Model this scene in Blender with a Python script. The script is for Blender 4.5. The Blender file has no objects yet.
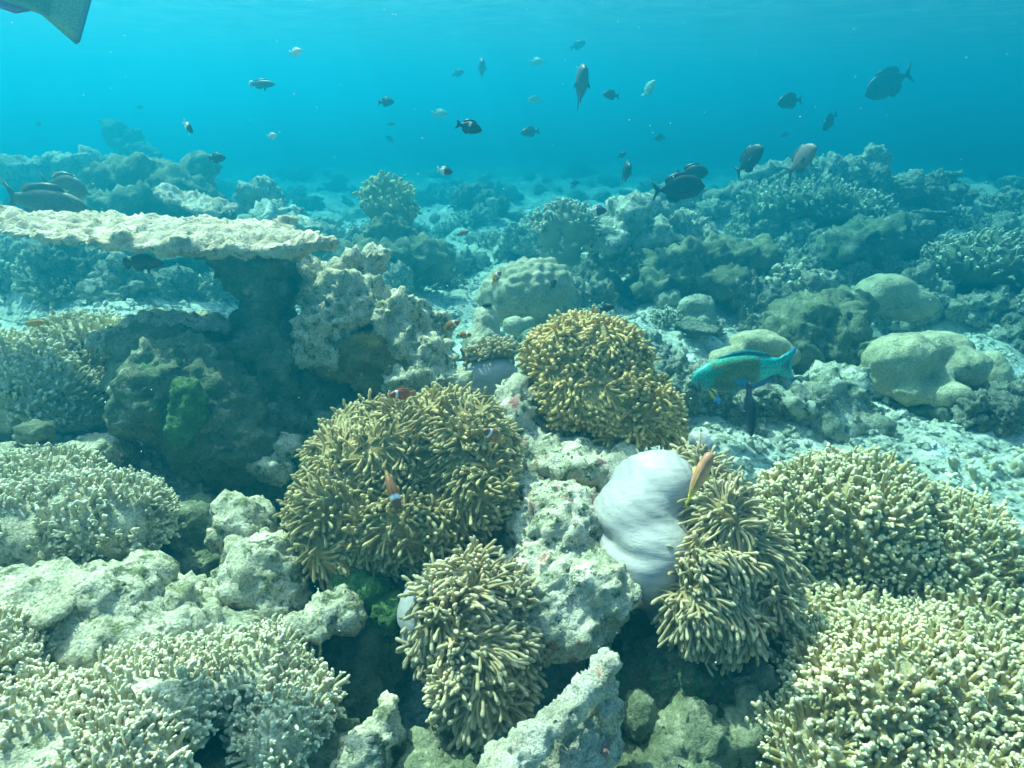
import bpy, bmesh, math, random
import numpy as np
from mathutils import Vector, Matrix, Euler

R = math.radians
rnd = random.Random(7)
npr = np.random.RandomState(11)
SC = bpy.context.scene
COL = SC.collection

# ------------------------------------------------------------------ camera, water light, exposure
F_PX = 683.0
PITCH = R(21.0)
CZ = 1.0
CP, SP = math.cos(PITCH), math.sin(PITCH)
cam_data = bpy.data.cameras.new("camera")
cam_data.sensor_width = 36.0
cam_data.lens = 36.0 * F_PX / 1024.0
cam_data.clip_start = 0.02
cam_data.clip_end = 400.0
cam = bpy.data.objects.new("camera", cam_data)
COL.objects.link(cam)
cam.location = (0, 0, CZ)
cam.rotation_euler = (R(90) - PITCH, 0, 0)
SC.camera = cam

SUN_EL, SUN_AZ = 57.0, -44.0       # azimuth measured from +Y (view direction), negative = left
world = bpy.data.worlds.new("World")
SC.world = world
world.use_nodes = True
wn = world.node_tree
sky = wn.nodes.new("ShaderNodeTexSky")
sky.sky_type = 'NISHITA'
sky.sun_disc = False
sky.sun_elevation = R(SUN_EL)
sky.sun_rotation = R(SUN_AZ)
bg = wn.nodes["Background"]
sky.dust_density = 4.0
sky.ozone_density = 0.4
wn.links.new(sky.outputs[0], bg.inputs[0])
bg.inputs[1].default_value = 0.15
sd = bpy.data.lights.new("sun", 'SUN')
sd.energy = 5.0
sd.angle = R(0.6)
sd.color = (1.0, 0.97, 0.72)
sun = bpy.data.objects.new("sun", sd)
COL.objects.link(sun)
sdir = Vector((math.cos(R(SUN_EL)) * math.sin(R(SUN_AZ)), math.cos(R(SUN_EL)) * math.cos(R(SUN_AZ)), math.sin(R(SUN_EL))))
sun.rotation_euler = sdir.to_track_quat('Z', 'Y').to_euler()
sun.location = sdir * 20

SC.view_settings.view_transform = 'Standard'
SC.view_settings.look = 'None'
SC.view_settings.exposure = 1.85
SC.view_settings.gamma = 1.0
SC.render.engine = 'CYCLES'
SC.cycles.use_denoising = True
SC.cycles.max_bounces = 5
SC.cycles.diffuse_bounces = 3
SC.cycles.glossy_bounces = 1
SC.cycles.transmission_bounces = 2
SC.cycles.transparent_max_bounces = 6
SC.cycles.volume_bounces = 0
SC.cycles.caustics_reflective = False
SC.cycles.caustics_refractive = False

# ------------------------------------------------------------------ placement helpers
def at(px, py, d):
    u = (px - 512.0) / F_PX
    v = (384.0 - py) / F_PX
    return Vector((d * u, d * (CP + v * SP), CZ + d * (-SP + v * CP)))

def S(px, d):
    return px * d / F_PX

# ------------------------------------------------------------------ noise
_perm = np.random.RandomState(3).permutation(256).astype(np.int64)
_perm = np.concatenate([_perm, _perm, _perm])
_grad = np.random.RandomState(5).normal(size=(256, 3))
_grad /= np.linalg.norm(_grad, axis=1)[:, None]
_feat = np.random.RandomState(9).rand(256, 3)

def perlin(P):
    P = np.asarray(P, float)
    I = np.floor(P).astype(np.int64)
    f = P - I
    I &= 255
    w = f * f * f * (f * (f * 6 - 15) + 10)
    out = np.zeros(len(P))
    for dx in (0, 1):
        for dy in (0, 1):
            for dz in (0, 1):
                h = _perm[_perm[_perm[I[:, 0] + dx] + I[:, 1] + dy] + I[:, 2] + dz]
                g = _grad[h]
                d = g[:, 0] * (f[:, 0] - dx) + g[:, 1] * (f[:, 1] - dy) + g[:, 2] * (f[:, 2] - dz)
                wx = w[:, 0] if dx else 1 - w[:, 0]
                wy = w[:, 1] if dy else 1 - w[:, 1]
                wz = w[:, 2] if dz else 1 - w[:, 2]
                out += d * wx * wy * wz
    return out * 1.6

def fbm(P, oct=4, lac=2.03, gain=0.5):
    out = 0
    a = 1.0
    P = np.asarray(P, float)
    for k in range(oct):
        out = out + a * perlin(P + 17.3 * k)
        P = P * lac
        a *= gain
    return out

def ridged(P, oct=3):
    out = 0
    a = 1.0
    P = np.asarray(P, float)
    for k in range(oct):
        out = out + a * (0.5 - np.abs(perlin(P + 9.1 * k)))
        P = P * 2.1
        a *= 0.5
    return out

def worley(P):
    P = np.asarray(P, float)
    I = np.floor(P).astype(np.int64)
    f = P - I
    best = np.full(len(P), 9.0)
    for dx in (-1, 0, 1):
        for dy in (-1, 0, 1):
            for dz in (-1, 0, 1):
                J = (I + (dx, dy, dz)) & 255
                h = _perm[_perm[_perm[J[:, 0]] + J[:, 1]] + J[:, 2]]
                q = _feat[h] + (dx, dy, dz) - f
                best = np.minimum(best, (q * q).sum(1))
    return np.sqrt(best)

def unit(V):
    return V / np.maximum(np.linalg.norm(V, axis=-1, keepdims=True), 1e-9)

# ------------------------------------------------------------------ mesh helpers
def tag(o, label=None, cat=None, group=None, kind=None):
    if label: o["label"] = label
    if cat: o["category"] = cat
    if group: o["group"] = group
    if kind: o["kind"] = kind
    return o

def raw_mesh(name, V, F, mat=None, col=None, smooth=True):
    """V (n,3); F list of integer arrays (m,3) or (m,4); col (n,3) point colours"""
    me = bpy.data.meshes.new(name)
    F = [np.asarray(f, np.int32) for f in (F if isinstance(F, list) else [F]) if len(f)]
    nl = sum(f.size for f in F)
    npoly = sum(len(f) for f in F)
    me.vertices.add(len(V)); me.loops.add(nl); me.polygons.add(npoly)
    me.vertices.foreach_set("co", np.asarray(V, np.float32).ravel())
    me.loops.foreach_set("vertex_index", np.concatenate([f.ravel() for f in F]))
    starts = []; s = 0
    for f in F:
        starts.append(s + np.arange(len(f)) * f.shape[1]); s += f.size
    me.polygons.foreach_set("loop_start", np.concatenate(starts).astype(np.int32))
    me.polygons.foreach_set("use_smooth", np.full(npoly, smooth))
    if col is not None:
        a = me.color_attributes.new("Col", 'FLOAT_COLOR', 'POINT')
        c = np.ones((len(V), 4), np.float32); c[:, :3] = col
        a.data.foreach_set("color", c.ravel())
    me.update(calc_edges=True)
    if mat: me.materials.append(mat)
    return me

def link(name, me, parent=None, loc=None):
    o = bpy.data.objects.new(name, me)
    COL.objects.link(o)
    if loc is not None: o.location = loc
    if parent: o.parent = parent
    return o

def empty(name, loc):
    o = bpy.data.objects.new(name, None)
    o.empty_display_size = 0.05
    COL.objects.link(o)
    o.location = loc
    return o

_ico = {}
def ico(sub):
    if sub not in _ico:
        bm = bmesh.new()
        bmesh.ops.create_icosphere(bm, subdivisions=sub, radius=1.0)
        V = np.array([v.co[:] for v in bm.verts]); Fc = np.array([[v.index for v in f.verts] for f in bm.faces])
        bm.free()
        _ico[sub] = (V, Fc)
    return _ico[sub]

CAMROT = Matrix.Rotation(-PITCH, 3, 'X')   # screen-upright frame of the camera pitch
def E(px, py, d, rx, ry, rz=None, tilt=0.0, lean=None):
    """an ellipsoid lump: centre, radii and rotation in metres, from where it stands in view"""
    c = at(px, py, d)
    a, b = S(rx, d), S(ry, d)
    if rz is None: rz = 0.5 * (a + b)
    M = (CAMROT if lean is None else Matrix.Rotation(R(lean), 3, 'X')) @ Matrix.Rotation(R(-tilt), 3, 'Y')
    return (np.array(c), np.array([a, rz, b]), np.array(M))

def lump(c, r, tilt=0.0, yaw=0.0):
    M = Matrix.Rotation(R(yaw), 3, 'Z') @ Matrix.Rotation(R(-tilt), 3, 'Y')
    return (np.array(c, float), np.array(r, float), np.array(M))

def organic(lumps, vox, disp=(), offset=0.0):
    """union of lumps as one closed skin, then displaced by noise -> V, N, F(quads)"""
    Vs, Fs, n = [], [], 0
    v0, f0 = ico(3)
    for c, r, M in lumps:
        Vs.append((v0 * r) @ M.T + c); Fs.append(f0 + n); n += len(v0)
    me = raw_mesh("tmp", np.concatenate(Vs), [np.concatenate(Fs)])
    o = bpy.data.objects.new("tmp", me); COL.objects.link(o)
    m = o.modifiers.new("r", 'REMESH'); m.mode = 'VOXEL'; m.voxel_size = vox
    dg = bpy.context.evaluated_depsgraph_get()
    ev = o.evaluated_get(dg); em = ev.to_mesh()
    nv = len(em.vertices)
    V = np.empty(nv * 3, np.float32); em.vertices.foreach_get("co", V); V = V.reshape(-1, 3).astype(float)
    npol = len(em.polygons)
    lt = np.empty(npol, np.int32); em.polygons.foreach_get("loop_total", lt)
    li = np.empty(len(em.loops), np.int32); em.loops.foreach_get("vertex_index", li)
    Fq = li.reshape(-1, 4) if (lt == 4).all() else None
    if Fq is None:
        em.calc_loop_triangles()
        t = np.empty(len(em.loop_triangles) * 3, np.int32); em.loop_triangles.foreach_get("vertices", t); Fq = t.reshape(-1, 3)
    ev.to_mesh_clear()
    bpy.data.objects.remove(o); bpy.data.meshes.remove(me)
    # relax the voxel steps, joining creases softly
    e = np.concatenate([Fq[:, [k, (k + 1) % Fq.shape[1]]] for k in range(Fq.shape[1])])
    cnt = np.bincount(e[:, 0], minlength=nv)[:, None].astype(float)
    for _ in range(4):
        acc = np.stack([np.bincount(e[:, 0], V[e[:, 1], k], minlength=nv) for k in range(3)], 1)
        V = 0.5 * V + 0.5 * acc / np.maximum(cnt, 1)
    N = normals(V, Fq)
    for step in disp:
        V = V + N * step(V + offset)[:, None]
    if disp:
        N = normals(V, Fq)
    return V, N, Fq

def normals(V, Fq):
    a = V[Fq[:, 2]] - V[Fq[:, 0]]
    b = (V[Fq[:, 3]] - V[Fq[:, 1]]) if Fq.shape[1] == 4 else (V[Fq[:, 1]] - V[Fq[:, 0]])
    fn = np.cross(a, b) if Fq.shape[1] == 4 else np.cross(b, a)
    N = np.zeros_like(V)
    for k in range(3):
        N[:, k] = sum(np.bincount(Fq[:, j], fn[:, k], minlength=len(V)) for j in range(Fq.shape[1]))
    return unit(N)

def craggy(a=0.03, s=0.09, pits=0.012):
    """a rock's coarse swells, crags and pits"""
    return (lambda P: 1.25 * a * fbm(P / s, 5, gain=.55),
            lambda P: 0.75 * a * (ridged(P / (s * 0.45), 3) - 0.45),
            lambda P: 0.5 * a * (.5 - worley(P / (s * .38) + 5.0)),
            lambda P: -pits * 1.4 * np.clip(fbm(P / (s * .8) + 11, 3) + .35, 0, 1) * np.clip(1 - worley(P / (s * 0.36) + .35 * perlin(P / (s * .3))[:, None]) / 0.45, 0, 1) ** 0.8)

def lumpy(a=0.012, s=0.05):
    return (lambda P: a * (0.55 - worley(P / s)) * 1.4, lambda P: 0.3 * a * fbm(P / (s * 2.5), 2))

def solid(name, lumps, vox, disp, mat, parent=None, loc=None, offset=0.0):
    V, N, Fq = organic(lumps, vox, disp, offset)
    if parent is None:
        c = np.array([V[:, 0].mean(), V[:, 1].mean(), V[:, 2].min()])
    else:
        c = np.array(parent.location)
    return link(name, raw_mesh(name, V - c, [Fq], mat), parent, None if parent else c)

def poisson(V, N, dist, keep=None, jitter=0.3, rng=npr):
    idx = rng.permutation(len(V))
    cells = {}
    out = []
    g = dist
    for i in idx:
        if keep is not None and not keep[i]: continue
        p = V[i]
        k = (int(p[0] // g), int(p[1] // g), int(p[2] // g))
        ok = True
        for dx in (-1, 0, 1):
            for dy in (-1, 0, 1):
                for dz in (-1, 0, 1):
                    for q in cells.get((k[0] + dx, k[1] + dy, k[2] + dz), ()):
                        if (V[q, 0] - p[0]) ** 2 + (V[q, 1] - p[1]) ** 2 + (V[q, 2] - p[2]) ** 2 < dist * dist:
                            ok = False; break
                    if not ok: break
                if not ok: break
            if not ok: break
        if ok:
            cells.setdefault(k, []).append(i); out.append(i)
    return np.array(out, int)

def tubes(paths, radii, sides=7):
    N, K, _ = paths.shape
    T = unit(np.gradient(paths, axis=1))
    ref = np.where(np.abs(T[:, :1, 2:3]) < 0.85, np.array([0, 0, 1.0]), np.array([1.0, 0, 0]))
    ref = np.broadcast_to(ref, T.shape)
    A = unit(np.cross(T, ref)); B = np.cross(T, A)
    an = np.arange(sides) / sides * 2 * np.pi
    ring = np.cos(an)[None, None, :, None] * A[:, :, None] + np.sin(an)[None, None, :, None] * B[:, :, None]
    V = (paths[:, :, None] + radii[:, :, None, None] * ring).reshape(-1, 3)
    base = (np.arange(N)[:, None, None] * K + np.arange(K - 1)[None, :, None]) * sides
    s = np.arange(sides)[None, None]; s2 = (np.arange(sides) + 1) % sides
    s2 = s2[None, None]
    Fq = np.stack([base + s, base + s2, base + sides + s2, base + sides + s], -1).reshape(-1, 4)
    t = np.broadcast_to(np.linspace(0, 1, K)[None, :, None], (N, K, sides)).reshape(-1)
    return V, Fq[:, ::-1], t

# ------------------------------------------------------------------ materials
def node_mat(name):
    m = bpy.data.materials.new(name); m.use_nodes = True
    return m, m.node_tree.nodes, m.node_tree.links, m.node_tree.nodes["Principled BSDF"]

def mixrgb(n, l, fac, a, b, mode='MIX'):
    x = n.new("ShaderNodeMix"); x.data_type = 'RGBA'; x.blend_type = mode
    for sock, val in ((x.inputs[0], fac), (x.inputs[6], a), (x.inputs[7], b)):
        if hasattr(val, "is_linked"): l.new(val, sock)
        elif isinstance(val, (int, float)): sock.default_value = val
        else: sock.default_value = (*val, 1)
    return x.outputs[2]

def ramp(n, l, src, lo, hi):
    r = n.new("ShaderNodeMapRange"); r.interpolation_type = 'SMOOTHSTEP'
    l.new(src, r.inputs[0]); r.inputs[1].default_value = lo; r.inputs[2].default_value = hi
    return r.outputs[0]

def coords(n, l, spread=True):
    tc = n.new("ShaderNodeTexCoord")
    if not spread: return tc.outputs["Object"]
    oi = n.new("ShaderNodeObjectInfo"); v = n.new("ShaderNodeVectorMath"); v.operation = 'MULTIPLY_ADD'
    cx = n.new("ShaderNodeCombineXYZ")
    for k in range(3): l.new(oi.outputs["Random"], cx.inputs[k])
    l.new(cx.outputs[0], v.inputs[0]); v.inputs[1].default_value = (37, 23, 51); l.new(tc.outputs["Object"], v.inputs[2])
    return v.outputs[0]

def noise(n, l, vec, scale, detail=4, rough=0.6):
    x = n.new("ShaderNodeTexNoise"); l.new(vec, x.inputs["Vector"])
    x.inputs["Scale"].default_value = scale; x.inputs["Detail"].default_value = detail; x.inputs["Roughness"].default_value = rough
    return x.outputs[0]

def voro(n, l, vec, scale, feature='F1'):
    x = n.new("ShaderNodeTexVoronoi"); x.feature = feature; l.new(vec, x.inputs["Vector"]); x.inputs["Scale"].default_value = scale
    return x.outputs["Distance"]

def reef_mat(name, base, second, patch, patch2=None, scale=9.0, bump=0.9, bscale=1.0, patch_at=(0.52, 0.66), vary=0.0, rough=0.92, grain=0.5):
    m, n, l, b = node_mat(name)
    v = coords(n, l)
    n1 = noise(n, l, v, scale, 6, 0.65)
    c = mixrgb(n, l, ramp(n, l, n1, 0.36, 0.62), base, second)
    n2 = noise(n, l, v, scale * 2.3, 5, 0.7)
    c = mixrgb(n, l, ramp(n, l, n2, *patch_at), c, patch)
    if patch2:
        n3 = noise(n, l, v, scale * 1.35 + 3.1, 4, 0.6)
        c = mixrgb(n, l, ramp(n, l, n3, 0.58, 0.68), c, patch2)
    n4 = noise(n, l, v, scale * 16, 3, 0.7)
    g = n.new("ShaderNodeMapRange"); l.new(n4, g.inputs[0]); g.inputs[1].default_value = 0.3; g.inputs[2].default_value = 0.7
    g.inputs[3].default_value = 1 - grain; g.inputs[4].default_value = 1 + grain * 0.6
    mul = n.new("ShaderNodeVectorMath"); mul.operation = 'SCALE'; l.new(c, mul.inputs[0]); l.new(g.outputs[0], mul.inputs["Scale"])
    c = mul.outputs[0]
    if vary:
        oi = n.new("ShaderNodeObjectInfo"); h = n.new("ShaderNodeHueSaturation")
        mr = n.new("ShaderNodeMapRange"); l.new(oi.outputs["Random"], mr.inputs[0]); mr.inputs[3].default_value = 1 - vary; mr.inputs[4].default_value = 1 + vary
        l.new(mr.outputs[0], h.inputs["Value"]); l.new(c, h.inputs["Color"]); c = h.outputs[0]
    l.new(c, b.inputs["Base Color"])
    b.inputs["Roughness"].default_value = rough; b.inputs["Specular IOR Level"].default_value = 0.15
    # fine relief
    f1 = noise(n, l, v, 55 * bscale, 5, 0.7); f2 = voro(n, l, v, 75 * bscale)
    ad = n.new("ShaderNodeMath"); ad.operation = 'ADD'; l.new(f1, ad.inputs[0])
    f2m = n.new("ShaderNodeMath"); f2m.operation = 'ADD'; l.new(f2, f2m.inputs[0]); l.new(ramp(n, l, noise(n, l, v, 17 * bscale, 3), .62, .40), f2m.inputs[1])
    cl = ramp(n, l, f2m.outputs[0], 0.0, 0.35); l.new(cl, ad.inputs[1])
    bp = n.new("ShaderNodeBump"); bp.inputs["Strength"].default_value = bump; bp.inputs["Distance"].default_value = 0.012 / bscale
    l.new(ad.outputs[0], bp.inputs["Height"]); l.new(bp.outputs[0], b.inputs["Normal"])
    return m

def polyp_mat(name, body, tip, body2, bump=0.4, tip_at=(0.68, 0.92), trans=0.3, scale=14.0, bscale=120.0, vary=0.0):
    """fingers and tentacles: colour runs from stalk to tip along each one"""
    m, n, l, b = node_mat(name)
    at_ = n.new("ShaderNodeAttribute"); at_.attribute_name = "Col"
    sx = n.new("ShaderNodeSeparateColor"); l.new(at_.outputs["Color"], sx.inputs[0])
    v = coords(n, l)
    nz = noise(n, l, v, scale, 3)
    c = mixrgb(n, l, ramp(n, l, nz, 0.35, 0.65), body, body2)
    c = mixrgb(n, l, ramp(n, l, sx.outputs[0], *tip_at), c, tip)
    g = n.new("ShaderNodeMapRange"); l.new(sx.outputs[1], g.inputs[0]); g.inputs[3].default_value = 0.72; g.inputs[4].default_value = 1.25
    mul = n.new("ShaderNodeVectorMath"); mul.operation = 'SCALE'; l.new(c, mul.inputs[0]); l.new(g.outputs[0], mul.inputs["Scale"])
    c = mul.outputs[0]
    if not trans:   # turf algae and dead patches on the stony fingers
        c = mixrgb(n, l, ramp(n, l, noise(n, l, v, scale * 1.1 + 2.3, 5, .65), .56, .70), c, tuple(x * .55 for x in body2))
    l.new(c, b.inputs["Base Color"])
    b.inputs["Roughness"].default_value = 0.6 if trans else 0.9; b.inputs["Specular IOR Level"].default_value = 0.2
    f1 = noise(n, l, v, bscale, 3, 0.6)
    bp = n.new("ShaderNodeBump"); bp.inputs["Strength"].default_value = bump; bp.inputs["Distance"].default_value = 0.004
    l.new(f1, bp.inputs["Height"]); l.new(bp.outputs[0], b.inputs["Normal"])
    if trans:
        tr = n.new("ShaderNodeBsdfTranslucent"); l.new(c, tr.inputs[0])
        mx = n.new("ShaderNodeMixShader"); mx.inputs[0].default_value = trans
        out = [x for x in n if x.type == 'OUTPUT_MATERIAL'][0]
        l.new(b.outputs[0], mx.inputs[1]); l.new(tr.outputs[0], mx.inputs[2]); l.new(mx.outputs[0], out.inputs[0])
    return m

def fish_mat(name, scales=0.35, rough=0.45, sc=42):
    m, n, l, b = node_mat(name)
    at_ = n.new("ShaderNodeAttribute"); at_.attribute_name = "Col"
    tc = n.new("ShaderNodeTexCoord")
    vo = voro(n, l, tc.outputs["Object"], sc)
    g = n.new("ShaderNodeMapRange"); l.new(vo, g.inputs[0]); g.inputs[2].default_value = 0.7; g.inputs[3].default_value = 1 + scales * 0.5; g.inputs[4].default_value = 1 - scales
    nz = noise(n, l, tc.outputs["Object"], 7, 4)
    g2 = n.new("ShaderNodeMapRange"); l.new(nz, g2.inputs[0]); g2.inputs[3].default_value = 0.75; g2.inputs[4].default_value = 1.25
    mm = n.new("ShaderNodeMath"); mm.operation = 'MULTIPLY'; l.new(g.outputs[0], mm.inputs[0]); l.new(g2.outputs[0], mm.inputs[1])
    mul = n.new("ShaderNodeVectorMath"); mul.operation = 'SCALE'; l.new(at_.outputs["Color"], mul.inputs[0]); l.new(mm.outputs[0], mul.inputs["Scale"])
    l.new(mul.outputs[0], b.inputs["Base Color"]); b.inputs["Roughness"].default_value = rough; b.inputs["Specular IOR Level"].default_value = 0.3
    return m

M = {}
M["rock"] = reef_mat("reef_rock", (.40, .38, .28), (.25, .25, .17), (.09, .11, .06), (.52, .50, .42), 9, patch_at=(.5, .64))
M["pale_rock"] = reef_mat("pale_rock", (.68, .62, .45), (.48, .44, .29), (.13, .14, .07), (.24, .25, .12), 13, patch_at=(.52, .64), grain=.6)
M["bleached"] = reef_mat("bleached_table", (.74, .63, .46), (.56, .45, .30), (.26, .19, .10), (.78, .68, .53), 16, patch_at=(.56, .68))
M["crusted"] = reef_mat("crusted_rock", (.74, .67, .52), (.46, .44, .30), (.10, .13, .07), (.42, .20, .17), 16, bump=1.0, patch_at=(.53, .62))
M["coral_base"] = reef_mat("coral_base", (.50, .42, .24), (.40, .34, .19), (.30, .27, .16), None, 9)
M["spar"] = reef_mat("white_spar", (.66, .60, .48), (.44, .40, .29), (.16, .17, .10), (.40, .22, .18), 16, patch_at=(.58, .70), grain=.6)
M["dark_rock"] = reef_mat("shaded_algae_rock", (.20, .22, .14), (.11, .13, .08), (.07, .16, .07), (.34, .33, .24), 9)  # shade of the hollows put into the dark base; green patches are algae
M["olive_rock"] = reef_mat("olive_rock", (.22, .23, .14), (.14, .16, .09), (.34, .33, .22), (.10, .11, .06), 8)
M["algae"] = reef_mat("green_algae", (.10, .19, .06), (.07, .14, .05), (.14, .24, .09), None, 14)
M["sponge"] = reef_mat("yellow_sponge", (.27, .20, .05), (.17, .15, .06), (.10, .10, .05), (.34, .30, .16), 11, bump=0.8)
M["porites"] = reef_mat("boulder_coral_skin", (.46, .45, .31), (.38, .39, .26), (.56, .54, .40), (.28, .29, .18), 8, bump=0.8, grain=0.35, patch_at=(.6, .75))
M["yellow_porites"] = reef_mat("yellow_boulder_skin", (.54, .48, .30), (.42, .39, .24), (.62, .56, .38), (.26, .26, .15), 9, bump=0.9, grain=0.45)
M["mid_rock"] = reef_mat("mid_reef_rock", (.58, .56, .44), (.34, .34, .24), (.11, .13, .08), (.72, .70, .60), 10, vary=0.35, bscale=.6, patch_at=(.5, .62))
M["mid_boulder"] = reef_mat("mid_reef_boulder", (.48, .47, .33), (.32, .33, .22), (.58, .56, .42), None, 6, vary=0.25, grain=.25, bscale=.6)
M["seabed"] = reef_mat("seabed_rubble", (.74, .72, .60), (.56, .55, .43), (.18, .20, .12), (.82, .80, .72), 3.6, bump=1.0, bscale=.35, patch_at=(.56, .69))
M["rubble"] = reef_mat("coral_rubble", (.66, .64, .54), (.56, .54, .43), (.26, .26, .18), None, 6, vary=0)
M["tent_olive"] = polyp_mat("olive_tentacle", (.45, .345, .15), (.62, .52, .27), (.53, .41, .185))
M["tent_gold"] = polyp_mat("golden_tentacle", (.56, .40, .13), (.78, .61, .29), (.64, .47, .17))
M["tent_tan"] = polyp_mat("tan_tentacle", (.47, .375, .20), (.64, .55, .35), (.54, .44, .25))
M["disc"] = reef_mat("oral_disc", (.34, .26, .115), (.28, .21, .09), (.36, .28, .13), None, 8, bump=.3)
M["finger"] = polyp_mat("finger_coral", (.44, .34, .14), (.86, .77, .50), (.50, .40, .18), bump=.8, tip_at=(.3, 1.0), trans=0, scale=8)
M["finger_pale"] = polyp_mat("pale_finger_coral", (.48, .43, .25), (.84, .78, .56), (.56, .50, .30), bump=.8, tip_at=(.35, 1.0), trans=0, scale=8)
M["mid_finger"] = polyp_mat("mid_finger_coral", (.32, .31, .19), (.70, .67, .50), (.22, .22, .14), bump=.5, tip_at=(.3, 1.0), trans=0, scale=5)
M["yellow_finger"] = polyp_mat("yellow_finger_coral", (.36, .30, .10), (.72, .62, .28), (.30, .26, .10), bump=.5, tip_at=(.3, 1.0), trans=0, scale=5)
M["fish"] = fish_mat("fish_skin")
M["parrot"] = fish_mat("parrotfish_skin", .5, .4, 60)
M["gparrot"] = fish_mat("large_parrotfish_skin", .3, .4, 120)
M["smooth_fish"] = fish_mat("smooth_fish_skin", .08, .4)

def column_mat():
    m, n, l, b = node_mat("anemone_column")
    v = coords(n, l, False)
    nz = noise(n, l, v, 7, 4); mp = n.new("ShaderNodeMapping"); l.new(v, mp.inputs[0]); mp.inputs["Rotation"].default_value = (0, R(-12), 0); mp.inputs["Scale"].default_value = (.35, 1, 2.2)
    nf = noise(n, l, mp.outputs[0], 70, 4, .7)
    c = mixrgb(n, l, ramp(n, l, nz, .35, .7), (.42, .39, .37), (.48, .45, .42))
    c = mixrgb(n, l, ramp(n, l, nf, .35, .75), c, (.33, .30, .30))
    l.new(c, b.inputs["Base Color"]); b.inputs["Roughness"].default_value = .55; b.inputs["Specular IOR Level"].default_value = .25
    b.inputs["Subsurface Weight"].default_value = 0.0
    bp = n.new("ShaderNodeBump"); bp.inputs["Strength"].default_value = .5; bp.inputs["Distance"].default_value = .003
    l.new(nf, bp.inputs["Height"]); l.new(bp.outputs[0], b.inputs["Normal"])
    return m
M["column"] = column_mat()
m, n, l, b = node_mat("suspended_silt"); b.inputs["Base Color"].default_value = (.85, .85, .8, 1); b.inputs["Roughness"].default_value = 1
M["silt"] = m
m, n, l, b = node_mat("opening_shade"); b.inputs["Base Color"].default_value = (.02, .025, .02, 1); b.inputs["Roughness"].default_value = 1  # near-black colour stands for the shade inside the sponge's hole
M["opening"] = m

# ------------------------------------------------------------------ seabed
CTRL = np.array([  # x, y, z(relative to camera height 0) of the bottom the corals stand on
    (-.95, 1.6, -.80), (-1.6, 2.4, -.72), (-.80, .95, -.80), (-.5, .7, -.88), (-2.6, 3.6, -.78), (-1.2, .8, -.72), (-2.2, 1.5, -.70),
    (-.45, 1.55, -1.05), (-.30, 1.0, -1.06), (0, .75, -1.12), (.1, 1.1, -1.06), (.28, .75, -1.14), (-.1, .3, -1.2), (.3, .3, -1.2), (-.5, .3, -1.05),
    (-.22, 1.3, -.98), (.15, 1.5, -.92), (.1, 1.8, -.96), (.55, .8, -1.06), (.7, 1.4, -1.04), (1.2, 1.2, -1.04), (1.0, .5, -1.06),
    (.5, 2.4, -.97), (0, 3, -.92), (-.8, 3.0, -.90), (1.5, 2.5, -1.02), (2.5, 3, -1.02), (.9, 3.4, -.94), (-1.5, 4.6, -.85), (0, 5, -.93), (1.2, 5, -.92)])

def seabed_z(x, y):
    x = np.asarray(x, float); y = np.asarray(y, float)
    num = np.full(x.shape, -.95 * .30); den = np.full(x.shape, .30)
    for cx, cy, cz in CTRL:
        w = 1.0 / ((x - cx) ** 2 + (y - cy) ** 2 + .03) ** 2
        num = num + w * cz; den = den + w
    z = num / den
    # the mound on the right, its lower shoulder, and the rises at the back left
    for cx, cy, sx, sy, h in ((2.1, 5.7, .95, 1.0, .46), (3.5, 6.0, 1.2, 1.1, .36), (4.6, 7.5, 1.2, 1.2, .36), (-2.6, 5.0, .8, .7, .20), (-4.2, 5.2, 1.2, .9, .25), (.9, 4.6, .5, .4, .14),
                              (-.6, 7.2, 1.2, .6, .16), (-5, 9, 2.0, 1.2, .2), (5, 10, 2.5, 1.2, .3), (1.0, 9.0, 1.5, .7, .15)):
        z = z + h * np.exp(-((x - cx) / sx) ** 2 - ((y - cy) / sy) ** 2)
    q = np.clip((y - 4.5) / 7.0, 0, 1); z = z - .16 * q * q * (3 - 2 * q) - .015 * np.clip(y - 12, 0, 60)
    P = np.stack([x.ravel(), y.ravel(), np.zeros(x.size)], 1)
    far = np.clip((y - 1.6) / 1.5, 0, 1).ravel()
    nz = fbm(P / 1.3, 5) * (.04 + .12 * far) + (.45 - worley(P / .42 + 3)) * (.03 + .16 * far) + (.5 - worley(P / .13 + 7)) * (.045) + ridged(P / .10, 2) * .02
    return CZ + z + nz.reshape(x.shape)

nr, na = 460, 620
rr = .12 * (70 / .12) ** (np.linspace(0, 1, nr))
aa = np.linspace(R(-105), R(105), na)
GX = rr[:, None] * np.sin(aa)[None]; GY = rr[:, None] * np.cos(aa)[None] - .05
GZ = seabed_z(GX, GY)
idx = np.arange(nr * na).reshape(nr, na)
SF = np.stack([idx[:-1, :-1], idx[1:, :-1], idx[1:, 1:], idx[:-1, 1:]], -1).reshape(-1, 4)
tag(link("seabed", raw_mesh("seabed", np.stack([GX, GY, GZ], -1).reshape(-1, 3), [SF[:, ::-1]], M["seabed"])), kind="structure")

def ground_hit(px, py):
    """where the view ray through a point meets the seabed (metres along the view axis)"""
    d = np.geomspace(.5, 40, 500)
    u = (px - 512.0) / F_PX; v = (384.0 - py) / F_PX
    x = d * u; y = d * (CP + v * SP); z = CZ + d * (-SP + v * CP)
    h = np.nonzero(z < seabed_z(x, y))[0]
    return None if len(h) == 0 else float(d[h[0]])

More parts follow.
